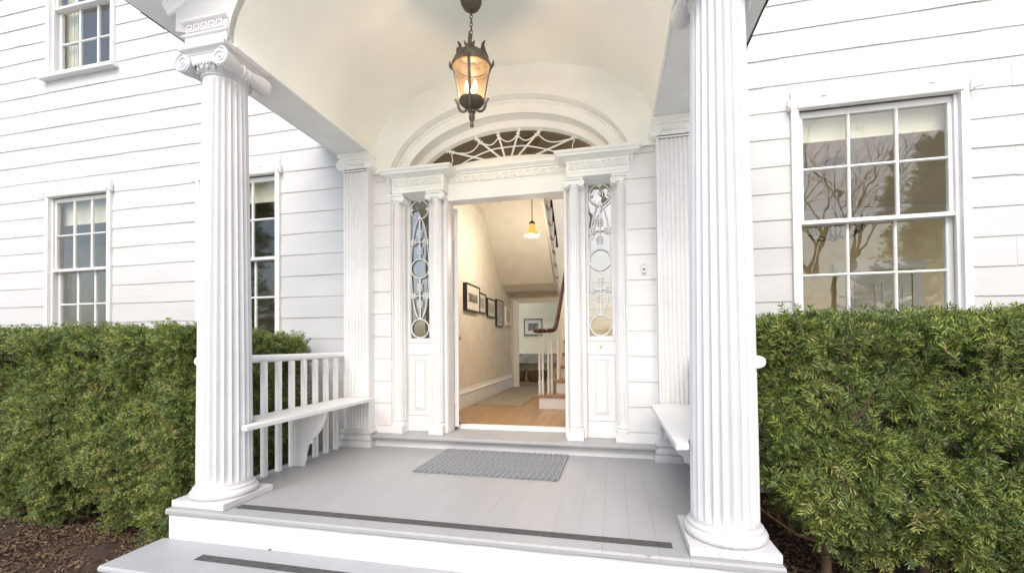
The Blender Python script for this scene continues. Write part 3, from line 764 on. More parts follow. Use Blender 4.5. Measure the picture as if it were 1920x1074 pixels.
tr = MB(); tr.prism([(.60,LZ+.0005),(.607,LZ+.016),(.63,LZ+.026),(.72,LZ+.030),(.72,LZ+.0005)], 'X', xa, xb); tr.build('door_sill', WHITE, ent)
# mail bell on the right panel, door bell on the siding
b = MB(); b.box(DX+.924-.020, DX+.924+.014, .3935, .4345 if False else .3998, .958, 1.022); b.sphere((DX+.921,.392,.985), .007, 8, 5, mi=1); tag(b.build('bell_plate', [PLAST, PEWTER], None, bevel=.002, fix=False), 'small ivory push button plate on the right door panel', 'doorbell')
b = MB(); b.box(1.262, 1.294, .2055, .2285, 1.635, 1.715); b.sphere((1.278,.204,1.715), .018, 10, 6, sc=(.8,.4,1)); b.sphere((1.278,.2035,1.665), .010, 8, 5, mi=1); tag(b.build('doorbell', [INW, PEWTER], None, smooth=40, fix=False), 'small cream doorbell on the boards right of the door', 'doorbell')

# open door leaf
door = thing('front_door', 'white front door standing open into the hall, seen edge on', 'door', (-.625, .525, .15))
dm = MB(); dm.box(0, .044, 0, 1.10, 0, 2.30)
lf = dm.build('leaf', WHITE, None, bevel=.003, fix=False); lf.parent = door
for z in (.30, 1.15, 2.02):
    h = MB(); h.box(-.006, .012, -.008, .0, z-.06, z+.06); h.lathe([(.008,z-.065),(.008,z+.065)], (-.004,-.008), 10); o = h.build('hinge', PLAST, None, fix=False); o.parent = door
h = MB().lathe([(.012,0),(.014,.02),(.03,.045),(.026,.06),(.0,.062)], (0,0), 16); o = h.build('knob', BRASS, None, smooth=50); o.parent = door; o.rotation_euler = (0, PI/2, 0); o.location = (.044, 1.03, .95)
door.rotation_euler = (0, 0, R(21.8))

# ------------------------------------------------------------------ porch lantern
lan = thing('porch_lantern', 'dark bronze lantern with amber glass hanging lit from the vault on a chain', 'lantern', (0, -.715, 2.62))
LX, LY = 0.0, -.715
MB().lathe([(.012,3.485),(.03,3.49),(.06,3.515),(.078,3.55),(.082,3.60),(.082,3.69)], (LX, LY), 28).build('canopy', IRON, lan, smooth=50)
m = MB(); z = 3.475; i = 0
while z > 3.27:
    pts = []
    for k in range(14):
        a = 2*PI*k/14; dx = .0095*math.cos(a); dz = .0185*math.sin(a)
        pts.append((LX+(dx if i % 2 else 0), LY+(0 if i % 2 else dx), z+dz))
    m.tube(pts, .0032, 6, closed=True); z -= .0295; i += 1
m.build('chain', IRON, lan, smooth=60)
m = MB(); m.lathe([(.100,3.150),(.140,3.090),(.148,3.078),(.150,3.066),(.140,3.056),(.128,3.060),(.128,3.070),(.136,3.078)], (LX,LY), 40, cap=False); m.build('ring', IRON, lan, smooth=40)
MB().lathe([(.142,3.085),(.132,3.115),(.110,3.150),(.080,3.176),(.050,3.190),(.030,3.198),(.018,3.225),(.022,3.24),(.012,3.255),(0.001,3.26)], (LX,LY), 36, cap=False).build('dome', IRON, lan, smooth=40)
fang = math.atan2(-2.983, .996)-R(8)
for q in range(4):
    a = fang+q*PI/2; d = Vector((math.cos(a), math.sin(a), 0)); c = Vector((LX,LY,0))
    tn = Vector((-d.y, d.x, 0))
    m = MB()                                             # crown leaf
    m.tube([c+d*.118+Vector((0,0,3.135)), c+d*.098+Vector((0,0,3.175)), c+d*.082+Vector((0,0,3.205)), c+d*.088+Vector((0,0,3.245)), c+d*.102+Vector((0,0,3.265))], [.012,.014,.016,.011,.004], 6)
    for g in (-1,1): m.tube([c+d*.105+Vector((0,0,3.155)), c+d*.098+tn*g*.03+Vector((0,0,3.175)), c+d*.10+tn*g*.038+Vector((0,0,3.195))], [.012,.011,.004], 5)
    m.build('crown_leaf', IRON, lan, smooth=60)
    m = MB(); m.tube([c+d*.146+Vector((0,0,3.066)), c+d*.160+Vector((0,0,3.085)), c+d*.164+Vector((0,0,3.115))], [.014,.011,.003], 6); m.build('ring_tip', IRON, lan, smooth=60)
    m = MB()
    p0 = c+d*.143+Vector((0,0,3.075)); p1 = c+d*.091+Vector((0,0,2.80))
    vs = []
    for p in (p0, p1):
        for g, o in ((-1,0),(1,0),(1,-.006),(-1,-.006)): vs.append(p+tn*g*.0105+d*o)
    m.add(vs, [(0,1,5,4),(1,2,6,5),(2,3,7,6),(3,0,4,7),(0,3,2,1),(4,5,6,7)]); m.build('strap', IRON, lan, fix=True)
    m = MB()                                             # scrolled arm under the bowl
    P = [c+d*.128+Vector((0,0,2.832)), c+d*.116+Vector((0,0,2.822)), c+d*.104+Vector((0,0,2.795)), c+d*.094+Vector((0,0,2.760)), c+d*.072+Vector((0,0,2.738)), c+d*.046+Vector((0,0,2.742)), c+d*.040+Vector((0,0,2.762)), c+d*.056+Vector((0,0,2.770))]
    m.tube(smooth_path(P, 4), [.004]+[.010]*23+[.007]*5, 6); m.build('scroll_arm', IRON, lan, smooth=60)
    # glass segment between straps
    v = []; f = []
    for k in range(9):
        aa = a+.06+(PI/2-.12)*k/8
        for r_, z in ((.132,3.072),(.086,2.81)): v.append((LX+r_*math.cos(aa), LY+r_*math.sin(aa), z))
    for k in range(8): f.append((2*k, 2*k+2, 2*k+3, 2*k+1))
    MB().add(v, f).build('glass_panel', AMBER, lan, smooth=60, fix=False)
MB().lathe([(.092,2.822),(.094,2.812),(.090,2.802),(.075,2.785),(.050,2.770),(.028,2.760),(.02,2.750)], (LX,LY), 32).build('bowl', IRON, lan, smooth=45)
MB().lathe([(.018,2.752),(.030,2.742),(.030,2.732),(.017,2.724),(.019,2.715),(.023,2.700),(.021,2.680),(.012,2.660),(.010,2.648),(.016,2.636),(.012,2.622),(.003,2.620)], (LX,LY), 16).build('finial', IRON, lan, smooth=45)
for q in range(3):
    a = fang+.9+q*2*PI/3; x, y = LX+.038*math.cos(a), LY+.038*math.sin(a)
    MB().lathe([(.011,2.80),(.011,2.875)], (x,y), 12).build('candle_tube', PLAST, lan, smooth=40)
    MB().lathe([(.006,2.876),(.013,2.895),(.015,2.91),(.010,2.935),(.001,2.96)], (x,y), 12).build('bulb', BULB, lan, smooth=60)
ld = bpy.data.lights.new('lantern_light', 'POINT'); ld.energy = 24; ld.color = (1,.97,.86); ld.shadow_soft_size = .07
lo = bpy.data.objects.new('lantern_light', ld); COL.objects.link(lo); lo.location = (LX, LY, 2.845)

# ------------------------------------------------------------------ doormat
matt = thing('doormat', 'grey braided rope doormat lying on the porch floor before the door step', 'doormat', (.02, -.2, 0))
NR = 24; mw_, ml = 1.17, .735
rib = MB(); pit_ = .030; nb = int(ml/pit_)
for k in range(nb):
    y = -ml/2+pit_*(k+.5)
    for g in (-1, 1):
        rot = Euler((0, 0, g*R(36))).to_matrix()
        rib.sphere((g*.0105, y+(pit_*.25 if g > 0 else -pit_*.25), .0112), .0105, 7, 5, sc=(.9,1.9,1.05), rot=rot)
base_rib = rib.build('braid_row', MATG, None, smooth=60, fix=False)
for i in range(NR):
    o = base_rib if i == 0 else base_rib.copy()
    if i: COL.objects.link(o)
    o.parent = matt; o.location = (-mw_/2+mw_*(i+.5)/NR, random.uniform(-.004,.004), 0)
u = MB().box(-mw_/2+.008, mw_/2-.008, -ml/2+.008, ml/2-.008, .001, .008).build('backing', MATG, None, fix=False); u.parent = matt
matt.rotation_euler = (0,0,R(-.6))

# ------------------------------------------------------------------ hall behind the door
HX0, HX1, HY1 = -1.08, 1.25, 5.0
def wallbox(name, m, x0, x1, y0, y1, z0, z1): return MB().box(x0,x1,y0,y1,z0,z1).build(name, m, None, kind='structure', fix=False)
FL = .122
hf = bpy.data.objects.new('hall_floor', None); COL.objects.link(hf); hf['kind'] = 'structure'
nbd = 24
for i in range(nbd):
    a = HX0+(HX1-HX0)*i/nbd; b = HX0+(HX1-HX0)*(i+1)/nbd
    MB().box(a+.0006, b-.0006, .722, HY1+.12, FL-.02, FL+random.uniform(-.0004,.0004)).build('floor_board', OAK, hf, fix=False)
wallbox('hall_wall', HALLW, HX0-.1, HX0, .50, HY1+.12, FL-.05, 3.4)
wallbox('hall_wall', HALLW, HX1, HX1+.1, .50, HY1+.12, FL-.05, 3.7)
wallbox('hall_ceiling', HALLC, HX0-.1, HX1+.1, .36, 3.05, 3.32, 3.40)
wallbox('hall_front_wall', HALLW, HX0-.1, -1.06, .505, .56, FL-.05, 2.64); wallbox('hall_front_wall', HALLW, .60, .76, .505, .56, FL-.05, 2.64)
wallbox('back_hall_wall', HALLW, HX0-.1, -.93, HY1, HY1+.12, FL-.05, 2.1); wallbox('back_hall_wall', HALLW, -.93, .30, HY1, HY1+.12, 1.89, 2.1); wallbox('back_hall_wall', HALLW, .30, HX1+.1, HY1, HY1+.12, FL-.05, 2.1)
wallbox('upper_wall', HALLW, HX0-.1, HX1+.1, HY1, HY1+.12, 2.1, 4.4)
wallbox('upper_ceiling', HALLC, HX0-.1, HX1+.1, 3.05, 3.5, 3.7, 3.75)  # stops short, leaving the stair hall open to sky light
wallbox('upper_wall', HALLW, HX0-.1, HX1+.1, 3.0, 3.049, 3.405, 3.7)
wallbox('upper_wall', HALLW, HX0-.1, HX0, 3.05, HY1, 3.4, 3.7)
bb = thing('baseboard', 'cream baseboard with moulded top along the left hall wall', 'baseboard', (HX0, 2.8, FL))
m = MB(); m.prism([(HX0,FL),(HX0+.02,FL),(HX0+.02,FL+.19),(HX0+.03,FL+.195),(HX0+.03,FL+.21),(HX0+.012,FL+.235),(HX0+.010,FL+.265),(HX0,FL+.27)], 'Y', .77, HY1); m.build('board', INW, bb)
o = MB().box(HX0+.02, HX0+.028, 2.52, 2.59, FL+.05, FL+.15).build('outlet', PLAST, None, bevel=.003); tag(o, 'cream wall socket set in the hall baseboard', 'wall socket')
ds = thing('door_casing', 'tan painted casing of the doorway at the end of the hall', 'door casing', (-.9, HY1, FL))
bx('side_casing', INW, ds, -1.02, -.905, HY1-.03, HY1-.0005, FL, 1.93, .004); bx('head_casing', HALLC, ds, -.904, .30, HY1-.028, HY1-.0005, 1.87, 1.955, .004)
cn = thing('ceiling_cornice', 'moulded cornice along the top of the left hall wall', 'cornice', (HX0, 2, 3.3))
m = MB(); m.prism([(HX0+.0005,3.14),(HX0+.03,3.15),(HX0+.03,3.19),(HX0+.07,3.23),(HX0+.12,3.26),(HX0+.13,3.30),(HX0+.15,3.319),(HX0+.0005,3.319)], 'Y', .77, 3.0); m.build('moulding', HALLC, cn)
for i in range(26):
    y = .9+.08*i; MB().box(HX0+.031, HX0+.06, y, y+.04, 3.155, 3.19).build('dentil', HALLC, cn, fix=False)
rug = MB(); rug.box(-1.02, -.28, 2.28, 4.92, FL+.001, FL+.010); tag(rug.build('hall_runner', RUGM, None, bevel=.003), 'flat beige runner rug down the hall floor', 'rug')
dg = MB().box(HX0+.03, -.62, .80, .90, FL+.001, FL+.005).build('floor_vent', BLACKF, None); tag(dg, 'dark floor grille just inside the open door', 'floor vent')
# staircase
st = thing('staircase', 'white staircase with oak treads and dark handrail climbing on the right', 'staircase', (.2, 2.1, FL))
RI, GO = .187, .242
for k in range(11):
    z = FL+RI*(k+1); y = 2.10+GO*k; xl = -.005 if k == 0 else .21
    bx('riser', INW, st, xl+.01, HX1-.001, y, y+.02, FL+.0005+RI*k, z-.031, .001)
    poly = [(xl-.035, y-.03), (HX1-.001, y-.03), (HX1-.001, y+GO+.0), (xl-.035, y+GO+.0)]
    MB().prism(poly, 'Z', z-.030, z).build('tread', OAKD, st, bevel=.005)
    if k: bx('tread_side', INW, st, .212, .228, y+.02, y+GO+.02, FL, z-.0305, .0)
bx('first_side', INW, st, .006, .209, 2.12, 2.12+GO, FL+.0005, FL+RI-.031, .001)
def spindle(x, y, z0, z1):
    pr = [(.013,z0),(.019,z0+.005),(.019,z0+.20),(.013,z0+.22),(.017,z0+.235),(.012,z0+.25),(.016,z0+.40),(.009,z1-.05),(.009,z1)]
    MB().lathe(pr, (x,y), 10).build('baluster', INW, st, smooth=40)
zt1 = FL+RI
for x, y in ((.005,2.16),(.055,2.13),(.125,2.18),(.165,2.24)): spindle(x, y, zt1, 1.185)
for k in range(1, 10):
    for q in (.06,.18):
        y = 2.10+GO*k+q; z = FL+RI*(k+1); spindle(.235, y, z, z+.80+RI*q/GO)
P = [Vector((.06,2.10,1.195)), Vector((.02,2.05,1.195)), Vector((-.03,2.07,1.195)), Vector((-.04,2.14,1.195)), Vector((.02,2.19,1.195)), Vector((.10,2.17,1.20)), Vector((.17,2.20,1.205)), Vector((.215,2.30,1.25))]
for k in range(2, 11): P.append(Vector((.235, 2.10+GO*k+.06, FL+RI*(k+1)+.87)))
MB().tube(smooth_path(P, 5), .030, 8).build('handrail', RAILW, st, smooth=60)
MB().box(.21, HX1-.001, 2.10+GO*11, HY1-.001, 2.09, 2.179).build('landing', INW, st, fix=False)
# upper flight, climbing back towards the front door
uf = thing('upper_flight', 'upper stair flight seen from below with its sloping plaster soffit', 'staircase', (-.5, 4, 2.2))
yA, zA, yB, zB = 4.50, 2.06, 2.90, 3.30
m = MB(); m.prism([(HY1-.001,2.06),(yA,2.06),(yA-.25,zA+.10),(yB,zB+.02),(yB,zB+.16),(yA-.2,zA+.27),(yA,2.18),(HY1-.001,2.18)], 'X', HX0+.001, -.06); m.build('soffit', HALLW, uf)
m = MB(); m.prism([(yA+.25,2.02),(yB-.02,zB-.05),(yB-.02,zB+.30),(yA+.25,2.33)], 'X', -.059, -.025); m.build('stringer', INW, uf)
for k in range(7):
    y = yA-GO*k; z = 2.25+RI*k*1.02
    bx('tread_nosing', OAKD, uf, -.03, .004, y-.22, y+.03, z+.03, z+.055, .002)
    MB().lathe([(.016,z+.056),(.012,z+.4),(.010,z+.85)], (-.045, y-.10), 8).build('baluster', INW, uf, smooth=40)
MB().tube([(-.045, yA-.1-GO*k, 2.25+RI*1.02*k+.87) for k in range(-1,8)]+[], .028, 8).build('handrail', RAILW, uf, smooth=60)
# pendant
pd = thing('hall_pendant', 'small amber bell glass pendant lit on a dark rod in the hall', 'pendant light', (-.09, 2.2, 2.54))
MB().lathe([(.006,2.75),(.006,3.30),(.04,3.305),(.05,3.319)], (-.09,2.2), 10).build('rod', IRON, pd, smooth=40)
MB().lathe([(.03,2.70),(.045,2.715),(.04,2.73),(.012,2.755)], (-.09,2.2), 14).build('cap', IRON, pd, smooth=40)
v = []; f = []; n = 30
prf = [(.035,2.705,0),(.046,2.68,0),(.044,2.65,0),(.060,2.615,.15),(.085,2.585,.5),(.105,2.545,1)]
for i in range(n):
    a = 2*PI*i/n
    for r_, z, q in prf: v.append((-.09+r_*(1+.035*q*math.cos(6*a))*math.cos(a), 2.2+r_*(1+.035*q*math.cos(6*a))*math.sin(a), z-.004*q*math.cos(6*a)))
k = len(prf)
for i in range(n):
    for j in range(k-1): f.append((i*k+j, ((i+1)%n)*k+j, ((i+1)%n)*k+j+1, i*k+j+1))
MB().add(v, f).build('shade', SHADEG, pd, smooth=60, fix=False)
MB().sphere((-.09,2.2,2.615), .024, 12, 8).build('bulb', BULB, pd, smooth=60)
pl = bpy.data.lights.new('pendant_light', 'POINT'); pl.energy = 30; pl.color = (1,.93,.82); pl.shadow_soft_size = .08
po = bpy.data.objects.new('pendant_light', pl); COL.objects.link(po); po.location = (-.09, 2.2, 2.44)
o = MB().lathe([(.065,3.285),(.07,3.30),(.07,3.319)], (-.70,2.95), 20).build('smoke_detector', PLAST, None, smooth=40); tag(o, 'round cream smoke detector on the hall ceiling', 'smoke detector')
# pictures along the left wall
def picture(y0, y1, z0, z1, label, fm, pm, mw2=.05, d=.035):
    t = thing('framed_picture', label, 'picture', (HX0, (y0+y1)/2, z0), 'pictures on the left hall wall')
    x = HX0+.001; fw = .018; m = MB()
    m.box(x, x+d, y0, y1, z0, z0+fw); m.box(x, x+d, y0, y1, z1-fw, z1); m.box(x, x+d, y0, y0+fw, z0+fw, z1-fw); m.box(x, x+d, y1-fw, y1, z0+fw, z1-fw)
    m.build('frame', fm, t, fix=False)
    MB().box(x+.002, x+d-.012, y0+fw, y1-fw, z0+fw, z1-fw).build('mount', MATB, t, fix=False)
    MB().box(x+d-.0115, x+d-.010, y0+fw+mw2, y1-fw-mw2, z0+fw+mw2*1.3, z1-fw-mw2*1.3).build('print', pm, t, fix=False)
    MB().box(x+d-.006, x+d-.004, y0+fw, y1-fw, z0+fw, z1-fw).build('pane', PICG, t, fix=False)
picture(2.06, 2.69, 1.507, 1.905, 'largest black framed group photograph, nearest the front door', BLACKF, PRINT, .09, .06)
picture(2.74, 3.10, 1.52, 1.845, 'small black framed photograph beside the largest one', BLACKF, PRINT2, .05)
picture(3.20, 3.68, 1.485, 1.807, 'third black framed picture along the hall wall from the door', BLACKF, PRINT2, .05)
picture(3.77, 4.25, 1.348, 1.84, 'tall black framed picture before the pale frame', BLACKF, PRINT2, .03)
picture(4.48, 4.88, 1.39, 1.765, 'pale framed picture nearest the far doorway', INW, PRINT2, .04)
# room beyond
BY = 6.6
def bp(px, py, yy): return unfan(px, py, yy)
wallbox('back_room_floor', OAK, -3.2, 1.2, HY1+.121, BY+.1, FL-.03, FL-.001)
wallbox('back_room_wall', BACKW, -3.2, 1.2, BY, BY+.1, FL, 2.6); wallbox('back_room_wall', BACKW, -3.3, -3.2, HY1+.121, BY+.1, FL, .35); wallbox('back_room_wall', BACKW, 1.2, 1.3, HY1+.121, BY+.1, FL, .3)  # side walls cut low and no ceiling, left open to brighten the room
a = bp(983,598,BY); b = bp(1017,628,BY)
t = thing('framed_picture', 'black framed picture with a wide mount in the room beyond the hall', 'picture', ((a.x+b.x)/2, BY, b.z))
m = MB(); y1 = BY-.001; y0 = y1-.03; fw = .014
m.box(a.x, b.x, y0, y1, b.z, b.z+fw); m.box(a.x, b.x, y0, y1, a.z-fw, a.z); m.box(a.x, a.x+fw, y0, y1, b.z+fw, a.z-fw); m.box(b.x-fw, b.x, y0, y1, b.z+fw, a.z-fw); m.build('frame', BLACKF, t, fix=False)
MB().box(a.x+fw, b.x-fw, y0+.012, y1, b.z+fw, a.z-fw).build('mount', MATB, t, fix=False)
MB().box(a.x+.10, b.x-.10, y0+.010, y0+.0115, b.z+.11, a.z-.11).build('print', PRINT, t, fix=False)
c0 = bp(974,663,BY-.3); c1 = bp(1045,681,BY-.3)
sh = thing('console_shelf', 'grey marble console shelf under the far picture', 'shelf', (c0.x, BY-.2, c1.z))
bx('slab', MARBLE, sh, c0.x-.3, c1.x+.1, BY-.32, BY-.001, c1.z, c0.z, .004)
bx('bracket', INW, sh, c0.x-.2, c0.x-.15, BY-.28, BY-.002, FL, c1.z-.001, .003); bx('bracket', INW, sh, c1.x, c1.x+.05, BY-.28, BY-.002, FL, c1.z-.001, .003)
for (pxa, pxb, lab) in ((962,985,'wicker basket partly hidden by the doorway edge, left of the other basket'), (989,1026,'round wicker basket on the floor behind the stair balusters')):
    q0 = bp(pxa,700,BY-.25); q1 = bp(pxb,700,BY-.25); r_ = (q1.x-q0.x)/2; cx = (q0.x+q1.x)/2
    t = thing('wicker_basket', lab, 'basket', (cx, BY-.25, FL), 'baskets under the shelf')
    MB().lathe([(r_*.70,FL),(r_*.85,FL+.06),(r_*.97,FL+.15),(r_,FL+.25),(r_*.95,FL+.25),(r_*.8,FL+.08),(.01,FL+.03)], (cx, BY-.25), 24).build('body', WICKER, t, smooth=50)
    MB().tube([(cx+r_*math.cos(2*PI*i/24), BY-.25+r_*math.sin(2*PI*i/24), FL+.252) for i in range(24)], .012, 6, closed=True).build('rim', WICKER, t, smooth=60)
    for g in (-1,1): MB().tube([(cx+g*r_*.98, BY-.31, FL+.25), (cx+g*r_*1.02, BY-.28, FL+.31), (cx+g*r_*1.02, BY-.22, FL+.31), (cx+g*r_*.98, BY-.19, FL+.25)], .010, 6).build('handle', WICKER, t, smooth=60)

# ------------------------------------------------------------------ rooms behind the windows
def room(pre, x0, x1, y1, z0, z1, wm, cm, open_side=None, oy=(1.0,3.0), oz=(.9,2.6)):  # open_side wall is left out, shaped to let sky light in
    y0 = W+.101
    wallbox(pre+'_floor', OAK, x0-.1, x1+.1, y0, y1+.1, z0-.1, z0); wallbox(pre+'_ceiling', cm, x0-.1, x1+.1, y0, y0+.78*(y1-y0) if open_side == 'b' else y1+.1, z1, z1+.1)
    for s, xa in (('l', x0-.1), ('r', x1)):
        if open_side == s:
            wallbox(pre+'_wall', wm, xa, xa+.1, y0, oy[0], z0, z1); wallbox(pre+'_wall', wm, xa, xa+.1, oy[1], y1+.1, z0, z1)
            wallbox(pre+'_wall', wm, xa, xa+.1, oy[0], oy[1], z0, oz[0]); wallbox(pre+'_wall', wm, xa, xa+.1, oy[0], oy[1], oz[1], z1)
        else: wallbox(pre+'_wall', wm, xa, xa+.1, y0, y1+.1, z0, z1)
    if open_side == 'b':
        xm0, xm1 = x0+.12*(x1-x0), x0+.92*(x1-x0)
        wallbox(pre+'_wall', wm, x0, xm0, y1, y1+.1, z0, z1); wallbox(pre+'_wall', wm, xm1, x1, y1, y1+.1, z0, z1)
        wallbox(pre+'_wall', wm, xm0, xm1, y1, y1+.1, z0, z0+.8); pass
        return (xm0, xm1)
    else: wallbox(pre+'_wall', wm, x0, x1, y1, y1+.1, z0, z1)
room('dining_room', 1.9, 7.2, 4.3, FL, 3.15, TAN, INW, 'r', (.38,4.2), (.16,3.12))
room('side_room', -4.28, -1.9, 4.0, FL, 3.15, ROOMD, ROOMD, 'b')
room('living_room', -9.4, -4.5, 4.2, FL, 3.15, ROOMB, INW, 'b')
room('upper_room', -9.2, -4.0, 4.2, 3.7, 6.5, ROOMB, ROOMB, 'b')
# dining room trim seen through the right window
dr = thing('panelled_door', 'white panelled door inside the room behind the right window', 'door', (5.2, 4.27, FL))
bx('leaf', INW, dr, 4.75, 5.65, 4.262, 4.298, FL, 2.10, .003); bx('casing', INW, dr, 4.60, 4.74, 4.25, 4.298, FL, 2.16, .004); bx('casing', INW, dr, 5.66, 5.80, 4.25, 4.298, FL, 2.16, .004); bx('head_casing', INW, dr, 4.56, 5.84, 4.245, 4.298, 2.161, 2.29, .004)
for xx in (4.86, 5.24):
    for z0_, z1_ in ((.4,1.0),(1.15,1.95)):
        m = MB(); a, b = xx, xx+.30
        m.box(a,b,4.254,4.2618,z0_,z0_+.02); m.box(a,b,4.254,4.2618,z1_-.02,z1_); m.box(a,a+.02,4.254,4.2618,z0_+.02,z1_-.02); m.box(b-.02,b,4.254,4.2618,z0_+.02,z1_-.02); m.build('panel_moulding', INW, dr, fix=False)
cn = thing('dining_cornice', 'white cornice round the ceiling of the right window room', 'cornice', (4, 4.2, 3.0))
m = MB(); m.prism([(4.299,2.93),(4.27,2.94),(4.25,3.0),(4.20,3.06),(4.15,3.10),(4.14,3.149),(4.299,3.149)], 'X', 1.901, 7.199); m.build('moulding', INW, cn)
ch = thing('chandelier', 'dark iron chandelier with candle arms behind the right window', 'chandelier', (3.58, 2.0, 2.2))
MB().lathe([(.004,2.20),(.022,2.215),(.03,2.24),(.014,2.26),(.012,2.36),(.02,2.40),(.012,2.43),(.008,2.46)], (3.58,2.0), 12).build('stem', IRON, ch, smooth=50)
MB().tube([(3.58,2.0,2.45),(3.58,2.0,3.14)], .008, 6).build('chain', IRON, ch)
MB().lathe([(.10,3.149),(.11,3.13),(.09,3.12),(.01,3.11)], (3.58,2.0), 20).build('canopy', IRON, ch, smooth=40)
for q in range(6):
    a = q*PI/3+.3; d = Vector((math.cos(a), math.sin(a), 0)); c = Vector((3.58,2.0,0))
    P = [c+d*.02+Vector((0,0,2.25)), c+d*.10+Vector((0,0,2.225)), c+d*.18+Vector((0,0,2.24)), c+d*.24+Vector((0,0,2.27)), c+d*.25+Vector((0,0,2.31))]
    MB().tube(smooth_path(P, 4), .008, 6).build('arm', IRON, ch, smooth=60)
    e = c+d*.25; MB().lathe([(.01,2.30),(.035,2.315),(.035,2.32),(.013,2.322),(.011,2.42),(.004,2.44)], (e.x,e.y), 10).build('candle_cup', PLAST if False else IRON, ch, smooth=40)
def blind(x0, x1, zt, zb, label):
    t = thing('roller_blind', label, 'blind', ((x0+x1)/2, W+.14, zb), 'roller blinds')
    MB().box(x0, x1, W+.130, W+.133, zb, zt).build('cloth', BLINDM, t, fix=False); MB().box(x0, x1, W+.124, W+.139, zb-.012, zb-.0002).build('hem_bar', BLINDM, t, bevel=.003)
    m = MB(); m.tube([(x0,W+.150,zt),(x1,W+.150,zt)], .022, 10); m.build('roller', BLINDM, t, smooth=40)
blind(2.50, 3.64, 2.90, 2.72, 'cream roller blind drawn up behind the right window')
blind(-5.95, -4.93, 2.88, 2.60, 'cream roller blind drawn up behind the lower left window')
blind(-3.69, -2.55, 2.88, 2.66, 'cream roller blind drawn up behind the window at the left column')
cu = MB()
for i in range(12):
    x = -5.93+.016*i; cu.lathe([(.011,4.35),(.011,6.2)], (x, W+.16+.008*math.sin(i*1.7)), 8)
tag(cu.build('curtain', BLINDM, None, smooth=60), 'pale curtain gathered behind the upper window', 'curtain')
hb = thing('hose_bib', 'small dark round tap outlet on the wall under the left bench', 'tap', (-2.5, W-.02, .01))
m = MB(); m.tube([(-2.50,W-.02,.008),(-2.50,W-.05,.008)], .030, 16); m.build('escutcheon', WHITE, hb, smooth=40)
m = MB(); m.tube([(-2.50,W-.05,.008),(-2.50,W-.075,.004)], .020, 14); m.build('spout', BLACKF, hb, smooth=40)
# ------------------------------------------------------------------ hedges
def spray_mesh(name, seed, L=.11, nl=.035, wd=.0044, subs=2):
    r = random.Random(seed); v = []; f = []; mi = []
    def needle(p, d, nrm, ln):
        s_ = d.cross(nrm).normalized()*wd*.5; tip = p+d*ln-nrm*ln*.06; mid = p+d*ln*.55+nrm*ln*.06; o = len(v)
        v.extend([p-s_*.45, p+s_*.45, mid+s_, mid-s_, tip]); f.extend([(o,o+1,o+2,o+3),(o+3,o+2,o+4)]); mi.extend([2,2] if r.random() < .42 else [0,0])
    def stem(p, d, up, ln, nn):
        side = d.cross(up).normalized(); cur = Vector(p); bend = Vector((r.uniform(-.3,.3), r.uniform(-.3,.3), r.uniform(-.1,.25)))*.5
        pts = [Vector(p)]
        for k in range(nn):
            u = k/nn; dd = (d+bend*u).normalized(); cur = cur+dd*ln/nn; pts.append(Vector(cur)); taper = (.75+.5*u if u < .5 else 1.25-.55*u)
            for g in (-1, 1):
                nd = (side*g*r.uniform(.7,1.0)+dd*r.uniform(.35,.9)+up*r.uniform(-.25,.65)).normalized(); needle(cur, nd, (up+Vector((r.gauss(0,.5),r.gauss(0,.5),r.gauss(0,.5)))).normalized(), nl*taper*r.uniform(.75,1.15))
            if r.random() < .6:
                nd = (side*r.uniform(-.5,.5)+dd*r.uniform(.5,.9)+up*r.uniform(.4,.9)).normalized(); needle(cur, nd, side, nl*taper*r.uniform(.7,1.0))
        for g in (-.5, .5): needle(cur, (d+side*g).normalized(), up, nl*.6)
        s2 = side*.0018; o = len(v); v.extend([pts[0]-s2, pts[0]+s2, pts[-1]+s2*.4, pts[-1]-s2*.4]); f.append((o,o+1,o+2,o+3)); mi.append(1)
        return pts
    up = Vector((0,-1,0))                            # local z = growth, -y = upper face
    main = stem(Vector((0,0,0)), Vector((0,0,1)), up, L, 11)
    for k in range(subs):
        g = 1 if (k+seed) % 2 else -1; b = main[r.randrange(2,8)]
        stem(b, Vector((g*r.uniform(.5,.9), r.uniform(-.4,.4), .65)).normalized(), up, L*r.uniform(.35,.6), 7)
    me = bpy.data.meshes.new(name); me.from_pydata(v, [], f); me.materials.append(NEEDLE); me.materials.append(TWIG); me.materials.append(NEEDLED); me.polygons.foreach_set('material_index', mi); me.update()
    return bpy.data.objects.new(name, me)             # source geometry of the foliage scatter
SPRAYS = [spray_mesh('yew_spray', s, L=(.09,.12,.14,.10,.13,.11)[s], subs=(1,2,3,2,1,0)[s]) for s in range(6)]
